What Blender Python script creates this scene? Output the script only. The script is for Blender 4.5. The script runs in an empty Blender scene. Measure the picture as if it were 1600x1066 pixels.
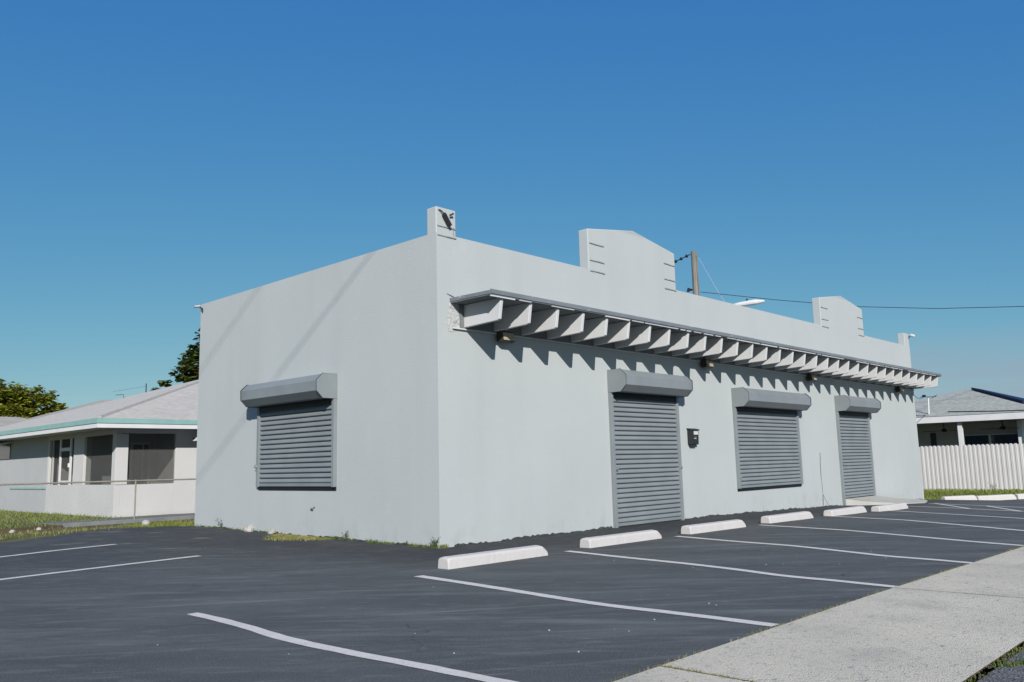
import bpy, math, random
from mathutils import Vector, Matrix
random.seed(7)
SC = bpy.context.scene
COL = SC.collection

# ------------------------------------------------------------------ camera
CAM_LOC = Vector((-8.8394, -9.9628, 1.25))
YAW, PITCH, ROLL = 0.8149, 0.1455, -0.0242
cy, sy, cp, sp = math.cos(YAW), math.sin(YAW), math.cos(PITCH), math.sin(PITCH)
fw = Vector((sy * cp, cy * cp, sp)); rt = Vector((cy, -sy, 0)); up = rt.cross(fw)
r2 = math.cos(ROLL) * rt + math.sin(ROLL) * up
u2 = -math.sin(ROLL) * rt + math.cos(ROLL) * up
cam = bpy.data.objects.new('camera', bpy.data.cameras.new('camera'))
COL.objects.link(cam)
cam.matrix_world = Matrix(((r2.x, u2.x, -fw.x, CAM_LOC.x), (r2.y, u2.y, -fw.y, CAM_LOC.y),
                           (r2.z, u2.z, -fw.z, CAM_LOC.z), (0, 0, 0, 1)))
cam.data.sensor_width = 36.0
cam.data.lens = 1315.65 / 1600 * 36.0
cam.data.clip_start = 0.05
cam.data.clip_end = 5000
SC.camera = cam

# ------------------------------------------------------------------ light
SUN_DIR = Vector((0.679, 0.834, -0.52)).normalized()      # direction the light travels
EL = math.asin(-SUN_DIR.z)
AZ = math.atan2(-SUN_DIR.x, -SUN_DIR.y)
sun = bpy.data.objects.new('sun', bpy.data.lights.new('sun', 'SUN'))
COL.objects.link(sun)
sun.rotation_euler = SUN_DIR.to_track_quat('-Z', 'Y').to_euler()
sun.location = (-20, -25, 20)
sun.data.energy = 5.0
sun.data.angle = math.radians(0.53)
sun.data.color = (1.0, 0.955, 0.90)

W = bpy.data.worlds.new('World'); SC.world = W; W.use_nodes = True
nt = W.node_tree; nt.nodes.clear()
N = nt.nodes.new; LK = nt.links.new
out = N('ShaderNodeOutputWorld'); bg = N('ShaderNodeBackground'); sky = N('ShaderNodeTexSky')
sky.sky_type = 'NISHITA'; sky.sun_disc = False
sky.sun_elevation = EL; sky.sun_rotation = AZ % (2 * math.pi)
sky.altitude = 0; sky.air_density = 1.0; sky.dust_density = 0.3; sky.ozone_density = 2.0
bg.inputs['Strength'].default_value = 0.085
# a thin low cloud bank towards the east
tc = N('ShaderNodeTexCoord'); sx = N('ShaderNodeSeparateXYZ'); LK(tc.outputs['Generated'], sx.inputs[0])
mp = N('ShaderNodeMapping'); mp.inputs['Scale'].default_value = (1.6, 1.6, 15); LK(tc.outputs['Generated'], mp.inputs[0])
nz = N('ShaderNodeTexNoise'); nz.inputs['Scale'].default_value = 2.6; nz.inputs['Detail'].default_value = 6; LK(mp.outputs[0], nz.inputs['Vector'])
cr = N('ShaderNodeMapRange'); cr.inputs[1].default_value = 0.42; cr.inputs[2].default_value = 0.72; LK(nz.outputs[0], cr.inputs[0])
mz = N('ShaderNodeMapRange'); mz.inputs[1].default_value = 0.135; mz.inputs[2].default_value = 0.085; LK(sx.outputs['Z'], mz.inputs[0])
mx = N('ShaderNodeMapRange'); mx.inputs[1].default_value = 0.86; mx.inputs[2].default_value = 0.95; LK(sx.outputs['X'], mx.inputs[0])
m1 = N('ShaderNodeMath'); m1.operation = 'MULTIPLY'; LK(mz.outputs[0], m1.inputs[0]); LK(mx.outputs[0], m1.inputs[1])
m2 = N('ShaderNodeMath'); m2.operation = 'MULTIPLY_ADD'; LK(cr.outputs[0], m2.inputs[0]); m2.inputs[1].default_value = 0.5; m2.inputs[2].default_value = 0.3
m3 = N('ShaderNodeMath'); m3.operation = 'MULTIPLY'; LK(m1.outputs[0], m3.inputs[0]); LK(m2.outputs[0], m3.inputs[1])
mix = N('ShaderNodeMixRGB'); LK(m3.outputs[0], mix.inputs[0]); mix.inputs[2].default_value = (3.0, 3.5, 4.3, 1)
# the clear deep blue of a dry winter sky: grade each channel of the sky
BGS = 0.085
sep = N('ShaderNodeSeparateColor'); com = N('ShaderNodeCombineColor'); LK(sky.outputs[0], sep.inputs[0])
for ch, (gain, pw) in enumerate(((.50, 1.15), (.532, .70), (.497, .20))):
    s1_ = N('ShaderNodeMath'); s1_.operation = 'MULTIPLY'; s1_.inputs[1].default_value = BGS; LK(sep.outputs[ch], s1_.inputs[0])
    s2_ = N('ShaderNodeMath'); s2_.operation = 'MINIMUM'; s2_.inputs[1].default_value = 0.8; LK(s1_.outputs[0], s2_.inputs[0])
    s3_ = N('ShaderNodeMath'); s3_.operation = 'POWER'; s3_.inputs[1].default_value = pw; LK(s2_.outputs[0], s3_.inputs[0])
    s4_ = N('ShaderNodeMath'); s4_.operation = 'MULTIPLY'; s4_.inputs[1].default_value = gain / BGS; LK(s3_.outputs[0], s4_.inputs[0])
    LK(s4_.outputs[0], com.inputs[ch])
LK(com.outputs[0], mix.inputs[1]); LK(mix.outputs[0], bg.inputs['Color']); LK(bg.outputs[0], out.inputs[0])
vs = SC.view_settings; vs.view_transform = 'Standard'; vs.look = 'None'; vs.gamma = 1; vs.exposure = 0.3
vs.use_curve_mapping = False

# ------------------------------------------------------------------ materials
MATS = {}
ALB = .785          # all paint and masonry tones below are scaled by this
def mat(name, c1, c2=None, scale=3.0, rough=0.8, bump=0.0, bscale=60.0, detail=5, metal=0.0, spec=0.3,
        stretch=(1, 1, 1), lo=0.35, hi=0.65, fine=None, fscale=180.0, famt=0.5):
    m = bpy.data.materials.new(name); m.use_nodes = True; t = m.node_tree
    b = t.nodes['Principled BSDF']
    b.inputs['Roughness'].default_value = rough; b.inputs['Metallic'].default_value = metal
    b.inputs['Specular IOR Level'].default_value = spec
    g = t.nodes.new('ShaderNodeNewGeometry')
    mp = t.nodes.new('ShaderNodeMapping'); mp.inputs['Scale'].default_value = stretch
    t.links.new(g.outputs['Position'], mp.inputs[0])
    if c2 is None: c2 = tuple(v * 0.88 for v in c1)
    k_ = 1.0 if name.startswith(('leaf', 'grass')) else ALB
    c1 = tuple(v * k_ for v in c1); c2 = tuple(v * k_ for v in c2)
    if fine is not None: fine = tuple(v * k_ for v in fine)
    n = t.nodes.new('ShaderNodeTexNoise'); n.inputs['Scale'].default_value = scale; n.inputs['Detail'].default_value = detail
    t.links.new(mp.outputs[0], n.inputs['Vector'])
    r = t.nodes.new('ShaderNodeMapRange'); r.inputs[1].default_value = lo; r.inputs[2].default_value = hi
    t.links.new(n.outputs[0], r.inputs[0])
    mx = t.nodes.new('ShaderNodeMixRGB'); mx.inputs[1].default_value = (*c1, 1); mx.inputs[2].default_value = (*c2, 1)
    t.links.new(r.outputs[0], mx.inputs[0]); col = mx.outputs[0]
    if fine is not None:
        n2 = t.nodes.new('ShaderNodeTexNoise'); n2.inputs['Scale'].default_value = fscale; n2.inputs['Detail'].default_value = 2
        t.links.new(g.outputs['Position'], n2.inputs['Vector'])
        r2_ = t.nodes.new('ShaderNodeMapRange'); r2_.inputs[1].default_value = 0.5; r2_.inputs[2].default_value = 0.72; r2_.inputs[4].default_value = famt
        t.links.new(n2.outputs[0], r2_.inputs[0])
        mx2 = t.nodes.new('ShaderNodeMixRGB'); mx2.inputs[2].default_value = (*fine, 1)
        t.links.new(r2_.outputs[0], mx2.inputs[0]); t.links.new(col, mx2.inputs[1]); col = mx2.outputs[0]
    t.links.new(col, b.inputs['Base Color'])
    if bump > 0:
        nb = t.nodes.new('ShaderNodeTexNoise'); nb.inputs['Scale'].default_value = bscale; nb.inputs['Detail'].default_value = 3
        t.links.new(g.outputs['Position'], nb.inputs['Vector'])
        bp = t.nodes.new('ShaderNodeBump'); bp.inputs['Strength'].default_value = bump; bp.inputs['Distance'].default_value = 0.02
        t.links.new(nb.outputs[0], bp.inputs['Height']); t.links.new(bp.outputs[0], b.inputs['Normal'])
    MATS[name] = m
    return m

def layer(m, c, scale, lo, hi, amt, stretch=(1, 1, 1), rot=0.0, detail=6, axis=None, a0=0, a1=1, b0=None, b1=None, dist=0.0):
    """wear laid over a material's colour: noise, optionally kept to a range of world x or y"""
    if not m.name.startswith(('leaf', 'grass')): c = tuple(v * ALB for v in c)
    t = m.node_tree; b = t.nodes['Principled BSDF']
    src = b.inputs['Base Color'].links[0].from_socket
    g = t.nodes.new('ShaderNodeNewGeometry'); mp = t.nodes.new('ShaderNodeMapping')
    mp.inputs['Scale'].default_value = stretch
    mr = t.nodes.new('ShaderNodeMapping'); mr.inputs['Rotation'].default_value = (0, 0, rot)
    t.links.new(g.outputs['Position'], mr.inputs[0]); t.links.new(mr.outputs[0], mp.inputs[0])
    n = t.nodes.new('ShaderNodeTexNoise'); n.inputs['Scale'].default_value = scale; n.inputs['Detail'].default_value = detail; n.inputs['Distortion'].default_value = dist
    t.links.new(mp.outputs[0], n.inputs['Vector'])
    r = t.nodes.new('ShaderNodeMapRange'); r.inputs[1].default_value = lo; r.inputs[2].default_value = hi; r.inputs[4].default_value = amt
    t.links.new(n.outputs[0], r.inputs[0]); fac = r.outputs[0]
    for ax, p, q in ((axis, a0, a1), (0 if b0 is not None else None, b0, b1)):
        if ax is None: continue
        s = t.nodes.new('ShaderNodeSeparateXYZ'); t.links.new(g.outputs['Position'], s.inputs[0])
        n3 = t.nodes.new('ShaderNodeTexNoise'); n3.inputs['Scale'].default_value = 1.1; n3.inputs['Detail'].default_value = 4
        t.links.new(g.outputs['Position'], n3.inputs['Vector'])
        ad = t.nodes.new('ShaderNodeMath'); ad.operation = 'ADD'
        t.links.new(s.outputs[ax], ad.inputs[0]); t.links.new(n3.outputs[0], ad.inputs[1])
        r3 = t.nodes.new('ShaderNodeMapRange'); r3.inputs[1].default_value = p; r3.inputs[2].default_value = q
        t.links.new(ad.outputs[0], r3.inputs[0])
        mu = t.nodes.new('ShaderNodeMath'); mu.operation = 'MULTIPLY'
        t.links.new(fac, mu.inputs[0]); t.links.new(r3.outputs[0], mu.inputs[1]); fac = mu.outputs[0]
    mx = t.nodes.new('ShaderNodeMixRGB'); mx.inputs[2].default_value = (*c, 1)
    t.links.new(fac, mx.inputs[0]); t.links.new(src, mx.inputs[1]); t.links.new(mx.outputs[0], b.inputs['Base Color'])

mat('stucco', (.465, .50, .505), (.438, .473, .478), scale=.55, rough=.9, bump=.22, bscale=45, spec=.12, lo=.3, hi=.7)
layer(MATS['stucco'], (.38, .405, .405), 1.1, .5, .78, .22, stretch=(1.6, 1.6, .12))
layer(MATS['stucco'], (.50, .52, .52), 2.6, .60, .72, .3)
layer(MATS['stucco'], (.33, .345, .345), 14, .68, .76, .3)
mat('stucco_patch', (.50, .52, .52), (.44, .46, .46), scale=14, rough=.95, bump=.7, bscale=25, spec=.1)
mat('mortar_line', (.34, .355, .36), (.24, .25, .25), scale=9, rough=.95, spec=.1)
mat('crack_dark', (.07, .07, .07), (.12, .12, .12), scale=8, rough=1, spec=.05)
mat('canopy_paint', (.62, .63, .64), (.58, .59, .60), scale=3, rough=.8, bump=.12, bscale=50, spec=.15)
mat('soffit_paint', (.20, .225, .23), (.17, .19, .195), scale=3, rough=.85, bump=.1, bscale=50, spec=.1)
mat('canopy_edge', (.20, .225, .25), (.155, .175, .195), scale=5, rough=.6, bump=.1, bscale=30, spec=.3, stretch=(.3, 3, 3))
layer(MATS['canopy_edge'], (.52, .54, .55), 5, .64, .72, .7, stretch=(.5, 1, 5))
mat('shutter_metal', (.225, .255, .27), (.198, .225, .238), scale=2, rough=.48, spec=.35, bump=.03, bscale=8)
layer(MATS['shutter_metal'], (.30, .325, .335), 5, .6, .75, .35, stretch=(.5, .5, 2.5))
layer(MATS['shutter_metal'], (.22, .235, .245), 9, .62, .74, .35, stretch=(3, 3, .5))
mat('hood_metal', (.235, .265, .282), (.212, .24, .255), scale=2, rough=.5, spec=.3, bump=.03, bscale=8)
layer(MATS['hood_metal'], (.30, .325, .34), 5, .62, .75, .35, stretch=(.5, .5, 2.5))
mat('shutter_dark', (.05, .055, .065), rough=.6)
mat('chrome', (.72, .71, .66), rough=.25, metal=.85)
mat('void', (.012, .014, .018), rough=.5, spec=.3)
mat('roof_deck', (.5, .5, .48), scale=2, rough=.9)
mat('lamp_body', (.035, .03, .025), (.05, .042, .035), scale=20, rough=.55)
mat('lamp_glass', (.42, .38, .26), (.34, .30, .2), scale=25, rough=.4)
mat('asphalt', (.098, .106, .102), (.075, .081, .078), scale=.8, rough=.82, bump=.35, bscale=140, spec=.22, lo=.3, hi=.7, fine=(.25, .25, .25), fscale=95, famt=.7)
A_ = MATS['asphalt']
layer(A_, (.155, .165, .157), .8, .46, .72, .7, stretch=(.4, 1.5, 1), rot=math.radians(50))
layer(A_, (.27, .285, .272), 1.9, .54, .76, .6, stretch=(.16, 1.7, 1), rot=math.radians(52), detail=10, dist=1.2)
layer(A_, (.26, .275, .262), 1.3, .56, .76, .6, stretch=(.13, 1.9, 1), rot=math.radians(36), detail=10, dist=1.4)
layer(A_, (.08, .082, .086), 1.5, .50, .68, .65, stretch=(.35, 1.3, 1), rot=math.radians(48))
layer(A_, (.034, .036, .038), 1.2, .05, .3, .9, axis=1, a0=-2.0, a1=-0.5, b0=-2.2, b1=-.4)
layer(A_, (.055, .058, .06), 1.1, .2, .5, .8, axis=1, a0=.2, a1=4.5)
layer(A_, (.28, .295, .285), 9, .54, .76, .4, stretch=(.35, 1.2, 1), rot=math.radians(48), detail=10, dist=.8)
layer(A_, (.33, .30, .22), 2.0, .62, .70, .6, stretch=(.5, 1.4, 1), rot=math.radians(40), axis=1, a0=1.5, a1=4)
def cracks(m, c, scale, width, mask_lo, mask_hi, seed=0.0):
    """thin wandering cracks: the edges of distorted cells, kept to patches"""
    c = tuple(v * ALB for v in c)
    t = m.node_tree; b = t.nodes['Principled BSDF']; src = b.inputs['Base Color'].links[0].from_socket
    g = t.nodes.new('ShaderNodeNewGeometry')
    n = t.nodes.new('ShaderNodeTexNoise'); n.inputs['Scale'].default_value = 2.3; n.inputs['Detail'].default_value = 6
    t.links.new(g.outputs['Position'], n.inputs['Vector'])
    ma = t.nodes.new('ShaderNodeVectorMath'); ma.operation = 'MULTIPLY_ADD'; ma.inputs[1].default_value = (.5, .5, .5)
    t.links.new(n.outputs['Color'], ma.inputs[0]); t.links.new(g.outputs['Position'], ma.inputs[2])
    of = t.nodes.new('ShaderNodeVectorMath'); of.operation = 'ADD'; of.inputs[1].default_value = (seed, seed * 1.7, 0); t.links.new(ma.outputs[0], of.inputs[0])
    v = t.nodes.new('ShaderNodeTexVoronoi'); v.feature = 'DISTANCE_TO_EDGE'; v.inputs['Scale'].default_value = scale; t.links.new(of.outputs[0], v.inputs['Vector'])
    r = t.nodes.new('ShaderNodeMapRange'); r.inputs[1].default_value = width; r.inputs[2].default_value = width * .3; t.links.new(v.outputs['Distance'], r.inputs[0])
    n2 = t.nodes.new('ShaderNodeTexNoise'); n2.inputs['Scale'].default_value = .6; n2.inputs['Detail'].default_value = 3; t.links.new(of.outputs[0], n2.inputs['Vector'])
    r2_ = t.nodes.new('ShaderNodeMapRange'); r2_.inputs[1].default_value = mask_lo; r2_.inputs[2].default_value = mask_hi; r2_.inputs[4].default_value = .75; t.links.new(n2.outputs[0], r2_.inputs[0])
    mu = t.nodes.new('ShaderNodeMath'); mu.operation = 'MULTIPLY'; t.links.new(r.outputs[0], mu.inputs[0]); t.links.new(r2_.outputs[0], mu.inputs[1])
    mx = t.nodes.new('ShaderNodeMixRGB'); mx.inputs[2].default_value = (*c, 1)
    t.links.new(mu.outputs[0], mx.inputs[0]); t.links.new(src, mx.inputs[1]); t.links.new(mx.outputs[0], b.inputs['Base Color'])
cracks(A_, (.03, .032, .034), .22, .003, .55, .66)
layer(A_, (.045, .048, .05), 130, .50, .60, .45, detail=2)
layer(A_, (.26, .27, .26), 85, .56, .66, .40, detail=2)
layer(MATS['stucco'], (.345, .345, .33), 4.5, .52, .66, .3, stretch=(1, 1, .6), axis=2, a0=.95, a1=.5)
mat('paint_line', (.80, .75, .68), (.74, .695, .63), scale=7, rough=.7, bump=.2, bscale=120, spec=.2, fine=(.30, .30, .30), fscale=70, famt=.4)
mat('stop_paint', (.58, .56, .545), (.55, .53, .515), scale=5, rough=.75, bump=.18, bscale=60, spec=.15, fine=(.50, .48, .465), fscale=45, famt=.4)
mat('sidewalk', (.78, .71, .565), (.68, .62, .50), scale=1.0, rough=.95, bump=.5, bscale=110, spec=.1, fine=(.30, .285, .245), fscale=85, famt=.6)
layer(MATS['sidewalk'], (.38, .36, .31), 1.4, .52, .74, .5)
layer(MATS['sidewalk'], (.20, .19, .17), 42, .62, .70, .7)
layer(MATS['sidewalk'], (.33, .31, .27), 18, .56, .68, .4)
layer(MATS['sidewalk'], (.12, .12, .12), 7, .665, .72, .7, stretch=(1, 2.5, 1))
mat('road', (.17, .17, .175), (.13, .13, .135), scale=2, rough=.95, bump=.9, bscale=75, spec=.2, fine=(.42, .42, .42), fscale=65, famt=.85)
layer(MATS['road'], (.03, .03, .032), 75, .54, .6, .85)
mat('soil', (.16, .155, .08), (.11, .10, .06), scale=2.2, rough=1, bump=.6, bscale=25, spec=.05)
layer(MATS['soil'], (.12, .15, .035), 1.3, .45, .6, .7)
layer(MATS['soil'], (.30, .27, .20), 3.4, .60, .7, .5)
mat('concrete', (.36, .37, .37), (.30, .31, .315), scale=3, rough=.95, bump=.3, bscale=50, spec=.1, fine=(.2, .2, .2), fscale=40, famt=.3)
mat('concrete_dark', (.22, .23, .24), (.17, .18, .19), scale=3, rough=.95, bump=.3, bscale=40, spec=.1)
mat('ramp_concrete', (.50, .50, .46), (.43, .43, .40), scale=2, rough=.95, bump=.3, bscale=70, spec=.1)
mat('house_white', (.60, .60, .595), (.555, .555, .55), scale=.9, rough=.9, bump=.2, bscale=35, spec=.1)
layer(MATS['house_white'], (.45, .46, .46), 3.5, .64, .74, .4)
mat('house_grey', (.46, .475, .49), (.43, .445, .46), scale=1, rough=.9, bump=.15, bscale=35, spec=.1)
mat('teal', (.26, .45, .43), (.23, .41, .39), scale=3, rough=.55)
mat('trim_white', (.72, .72, .72), (.66, .66, .67), scale=2, rough=.55)
mat('shingle', (.59, .555, .50), (.52, .49, .445), scale=3, rough=.95, bump=.4, bscale=40, spec=.08)
mat('shingle_grey', (.47, .485, .44), (.37, .385, .35), scale=4, rough=.95, bump=.5, bscale=30, spec=.08)
mat('shingle_tan', (.42, .40, .36), (.36, .34, .30), scale=2, rough=.95, spec=.08)
for nm, c, a in (('shingle', (.40, .385, .36), .5), ('shingle_grey', (.27, .28, .255), .6)):
    layer(MATS[nm], c, 6, .45, .62, a, stretch=(1, 1, 9))
mat('interior', (.46, .46, .45), (.42, .42, .41), scale=1, rough=.9)
mat('glass', (.02, .025, .03), rough=.12, spec=.6)
mat('wood_pole', (.28, .265, .24), (.165, .155, .135), scale=2, rough=.95, stretch=(9, 9, .5), spec=.1, bump=.4, bscale=20)
mat('wire', (.03, .035, .04), rough=.6)
mat('guy_steel', (.55, .58, .66), rough=.5, metal=.2)
mat('lamp_grey', (.62, .64, .64), (.55, .57, .57), scale=4, rough=.5)
mat('pipe_fence', (.36, .33, .27), (.29, .27, .23), scale=5, rough=.6, metal=.2)
mat('galv', (.40, .40, .38), rough=.5, metal=.4)
mat('pvc', (.60, .59, .58), (.565, .555, .545), scale=1.2, rough=.5, spec=.3)
layer(MATS['pvc'], (.50, .48, .42), 2, .5, .7, .3, stretch=(2, 2, .4))
mat('solar', (.008, .012, .05), (.01, .014, .06), rough=.5, spec=.15)
mat('black_plastic', (.018, .02, .022), (.028, .03, .032), scale=20, rough=.38, spec=.4)
mat('sticker', (.62, .63, .62), rough=.6)
mat('cam_white', (.70, .70, .68), rough=.4)
mat('bark', (.14, .11, .08), (.09, .07, .05), scale=5, rough=.95, stretch=(4, 4, .6), bump=.6, bscale=20)
mat('board', (.07, .05, .035), (.11, .08, .05), scale=4, rough=.95)
mat('stone_white', (.46, .45, .42), (.36, .35, .32), scale=9, rough=.95, bump=.4, bscale=25)

def leafmat(name, c1, c2, c3, scale):
    m = mat(name, c1, c2, scale=scale, rough=.55, spec=.3)
    layer(m, c3, scale * 2.3, .5, .62, .8)
    t = m.node_tree; b = t.nodes['Principled BSDF']; o = t.nodes['Material Output']
    tr = t.nodes.new('ShaderNodeBsdfTranslucent'); mixs = t.nodes.new('ShaderNodeMixShader'); mixs.inputs[0].default_value = .25
    t.links.new(b.inputs['Base Color'].links[0].from_socket, tr.inputs[0])
    t.links.new(b.outputs[0], mixs.inputs[1]); t.links.new(tr.outputs[0], mixs.inputs[2]); t.links.new(mixs.outputs[0], o.inputs[0])
leafmat('leaf_light', (.26, .275, .028), (.17, .195, .02), (.33, .32, .045), .9)
leafmat('leaf_dark', (.085, .13, .024), (.05, .085, .018), (.14, .115, .03), 1.2)
leafmat('grass_lawn', (.17, .22, .03), (.12, .165, .022), (.24, .23, .055), 1.3)
leafmat('grass_dry', (.24, .22, .07), (.15, .17, .04), (.30, .26, .12), 2.5)
leafmat('grass_weed', (.10, .15, .03), (.06, .10, .02), (.22, .21, .06), 4)

def screenmat():
    m = mat('screen_mesh', (.15, .15, .145), rough=.9, spec=.05)
    t = m.node_tree; b = t.nodes['Principled BSDF']; o = t.nodes['Material Output']
    tr = t.nodes.new('ShaderNodeBsdfTransparent'); mx = t.nodes.new('ShaderNodeMixShader'); mx.inputs[0].default_value = .33
    t.links.new(tr.outputs[0], mx.inputs[1]); t.links.new(b.outputs[0], mx.inputs[2]); t.links.new(mx.outputs[0], o.inputs[0])
screenmat()

# ------------------------------------------------------------------ helpers
ORG = {}
def put(o, label=None, cat=None, group=None, kind=None):
    if label: o['label'] = label
    if cat: o['category'] = cat
    if group: o['group'] = group
    if kind: o['kind'] = kind
    return o

def thing(name, loc, label, cat, group=None):
    o = bpy.data.objects.new(name, None); COL.objects.link(o); o.location = loc
    o.empty_display_size = .2
    ORG[o.name] = Vector(loc)
    return put(o, label, cat, group)

class MB:
    def __init__(s): s.v = []; s.f = []
    def add(s, vs, fs):
        b = len(s.v); s.v += [tuple(v) for v in vs]; s.f += [tuple(i + b for i in f) for f in fs]; return s
    def box(s, x0, x1, y0, y1, z0, z1):
        return s.add([(x0, y0, z0), (x1, y0, z0), (x1, y1, z0), (x0, y1, z0), (x0, y0, z1), (x1, y0, z1), (x1, y1, z1), (x0, y1, z1)],
                     [(3, 2, 1, 0), (4, 5, 6, 7), (0, 1, 5, 4), (1, 2, 6, 5), (2, 3, 7, 6), (3, 0, 4, 7)])
    def prism(s, pts, fn, a0, a1):
        """closed polygon pts (p,q) swept from a0 to a1; fn(a,p,q)->xyz"""
        n = len(pts)
        vs = [fn(a0, p, q) for p, q in pts] + [fn(a1, p, q) for p, q in pts]
        fs = [tuple(range(n - 1, -1, -1)), tuple(range(n, 2 * n))]
        fs += [(i, (i + 1) % n, n + (i + 1) % n, n + i) for i in range(n)]
        return s.add(vs, fs)
    def tube(s, pts, r, n=8, cap=True):
        pts = [Vector(p) for p in pts]; rs = r if isinstance(r, (list, tuple)) else [r] * len(pts)
        vs = []; fs = []
        for i, p in enumerate(pts):
            d = (pts[min(i + 1, len(pts) - 1)] - pts[max(i - 1, 0)]).normalized()
            a = d.cross(Vector((0, 0, 1)))
            if a.length < 1e-3: a = d.cross(Vector((1, 0, 0)))
            a.normalize(); b = d.cross(a)
            for k in range(n):
                t = 2 * math.pi * k / n
                vs.append(p + (a * math.cos(t) + b * math.sin(t)) * rs[i])
        for i in range(len(pts) - 1):
            for k in range(n):
                fs.append((i * n + k, i * n + (k + 1) % n, (i + 1) * n + (k + 1) % n, (i + 1) * n + k))
        if cap: fs += [tuple(range(n - 1, -1, -1)), tuple(range((len(pts) - 1) * n, len(pts) * n))]
        return s.add(vs, fs)
    def blob(s, c, r, seed=0, rings=6, seg=9, rough=.18):
        rnd = random.Random(seed); c = Vector(c); vs = []; fs = []
        rx, ry, rz = r if isinstance(r, (tuple, list)) else (r, r, r)
        for i in range(rings + 1):
            th = math.pi * i / rings
            for k in range(seg):
                ph = 2 * math.pi * k / seg
                q = 1 + rnd.uniform(-rough, rough)
                if i in (0, rings): q = 1
                vs.append(c + Vector((rx * math.sin(th) * math.cos(ph), ry * math.sin(th) * math.sin(ph), rz * math.cos(th))) * q)
        for i in range(rings):
            for k in range(seg):
                fs.append((i * seg + k, (i + 1) * seg + k, (i + 1) * seg + (k + 1) % seg, i * seg + (k + 1) % seg))
        return s.add(vs, fs)
    def build(s, name, m, parent=None, bevel=0.0, smooth=False, root=None):
        o_ = Vector((0, 0, 0))
        if parent is not None: o_ = ORG[parent.name]
        elif root is not None: o_ = Vector(root)
        me = bpy.data.meshes.new(name)
        me.from_pydata([tuple(Vector(v) - o_) for v in s.v], [], s.f)
        me.validate(); me.update()
        o = bpy.data.objects.new(name, me); COL.objects.link(o)
        for mm in (m if isinstance(m, list) else [m]): me.materials.append(MATS[mm])
        if parent is not None:
            o.parent = parent
        else:
            o.location = o_
        ORG[o.name] = o_
        if smooth:
            for p in me.polygons: p.use_smooth = True
        if bevel:
            bv = o.modifiers.new('bevel', 'BEVEL'); bv.width = bevel; bv.segments = 2; bv.limit_method = 'ANGLE'; bv.angle_limit = math.radians(40)
        return o

def ss(t):
    t = min(max(t, 0.0), 1.0); return t * t * (3 - 2 * t)
def G(x, y):
    s = ss((x - 6) / 18); yy = min(max(y, 0), 10)
    return -.245 * s + .01 * yy * (1 - s) - .16 * ss((x - 21) / 3)
def GG(x, y):
    """soil under and around the paving"""
    z = G(x, y) - .03
    if x > 20: z += .16 * ss((x - 25.5) / 2.5)
    if x < 4:
        z -= .07 * math.exp(-((y - 10.4) / .55) ** 2)
        if y > 11.22: z = .10
    return z

def sheet(poly, zf, xs, ys):
    """a polygon cut along the given x and y lines and dropped on zf"""
    import bmesh
    bm = bmesh.new()
    bm.faces.new([bm.verts.new((p[0], p[1], 0)) for p in poly])
    bmesh.ops.triangulate(bm, faces=bm.faces[:])
    for x in xs:
        bmesh.ops.bisect_plane(bm, geom=bm.verts[:] + bm.edges[:] + bm.faces[:], plane_co=(x, 0, 0), plane_no=(1, 0, 0))
    for y in ys:
        bmesh.ops.bisect_plane(bm, geom=bm.verts[:] + bm.edges[:] + bm.faces[:], plane_co=(0, y, 0), plane_no=(0, 1, 0))
    for v in bm.verts: v.co.z = zf(v.co.x, v.co.y)
    bmesh.ops.recalc_face_normals(bm, faces=bm.faces[:])
    for f in bm.faces:
        if f.normal.z < 0: f.normal_flip()
    mb = MB()
    bm.verts.index_update()
    mb.v = [tuple(v.co) for v in bm.verts]; mb.f = [tuple(v.index for v in f.verts) for f in bm.faces]
    bm.free()
    return mb

def rough_edge(a, b, n, amp, rnd):
    r = []
    for i in range(n):
        t = i / n
        r.append((a[0] + (b[0] - a[0]) * t + rnd.uniform(-amp, amp), a[1] + (b[1] - a[1]) * t + rnd.uniform(-amp, amp)))
    return r

# ------------------------------------------------------------------ ground
rnd = random.Random(3)
xs = [-900, -300, -100, -60, -30, -15, -8, -6, -4, -2.5, -1.5, -.5, .4, 1, 2, 4, 6, 7.5, 9, 10.5, 12, 13.5, 15, 16.5, 18, 19.5, 21, 21.75, 22.5, 23.25, 24, 25, 25.75, 26.5, 27.25, 28, 30, 40, 60, 100, 300, 900]
ys = [-900, -300, -100, -40, -20, -10, -8.4, -7, -3, 0, 2, 4, 6, 8, 9, 9.4, 9.7, 10, 10.2, 10.4, 10.6, 10.8, 11, 11.21, 11.23, 12, 16, 22, 40, 60, 100, 300, 900]
gm = MB()
gm.v = [(x, y, GG(x, y)) for y in ys for x in xs]
gm.f = [(j * len(xs) + i, j * len(xs) + i + 1, (j + 1) * len(xs) + i + 1, (j + 1) * len(xs) + i) for j in range(len(ys) - 1) for i in range(len(xs) - 1)]
# the street runs in a shallow tray: keep the soil well under it
gm.v = [(x, y, z - (.12 if y < -6.9 else 0)) for x, y, z in gm.v]
put(gm.build('ground', 'soil'), kind='structure')

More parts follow.
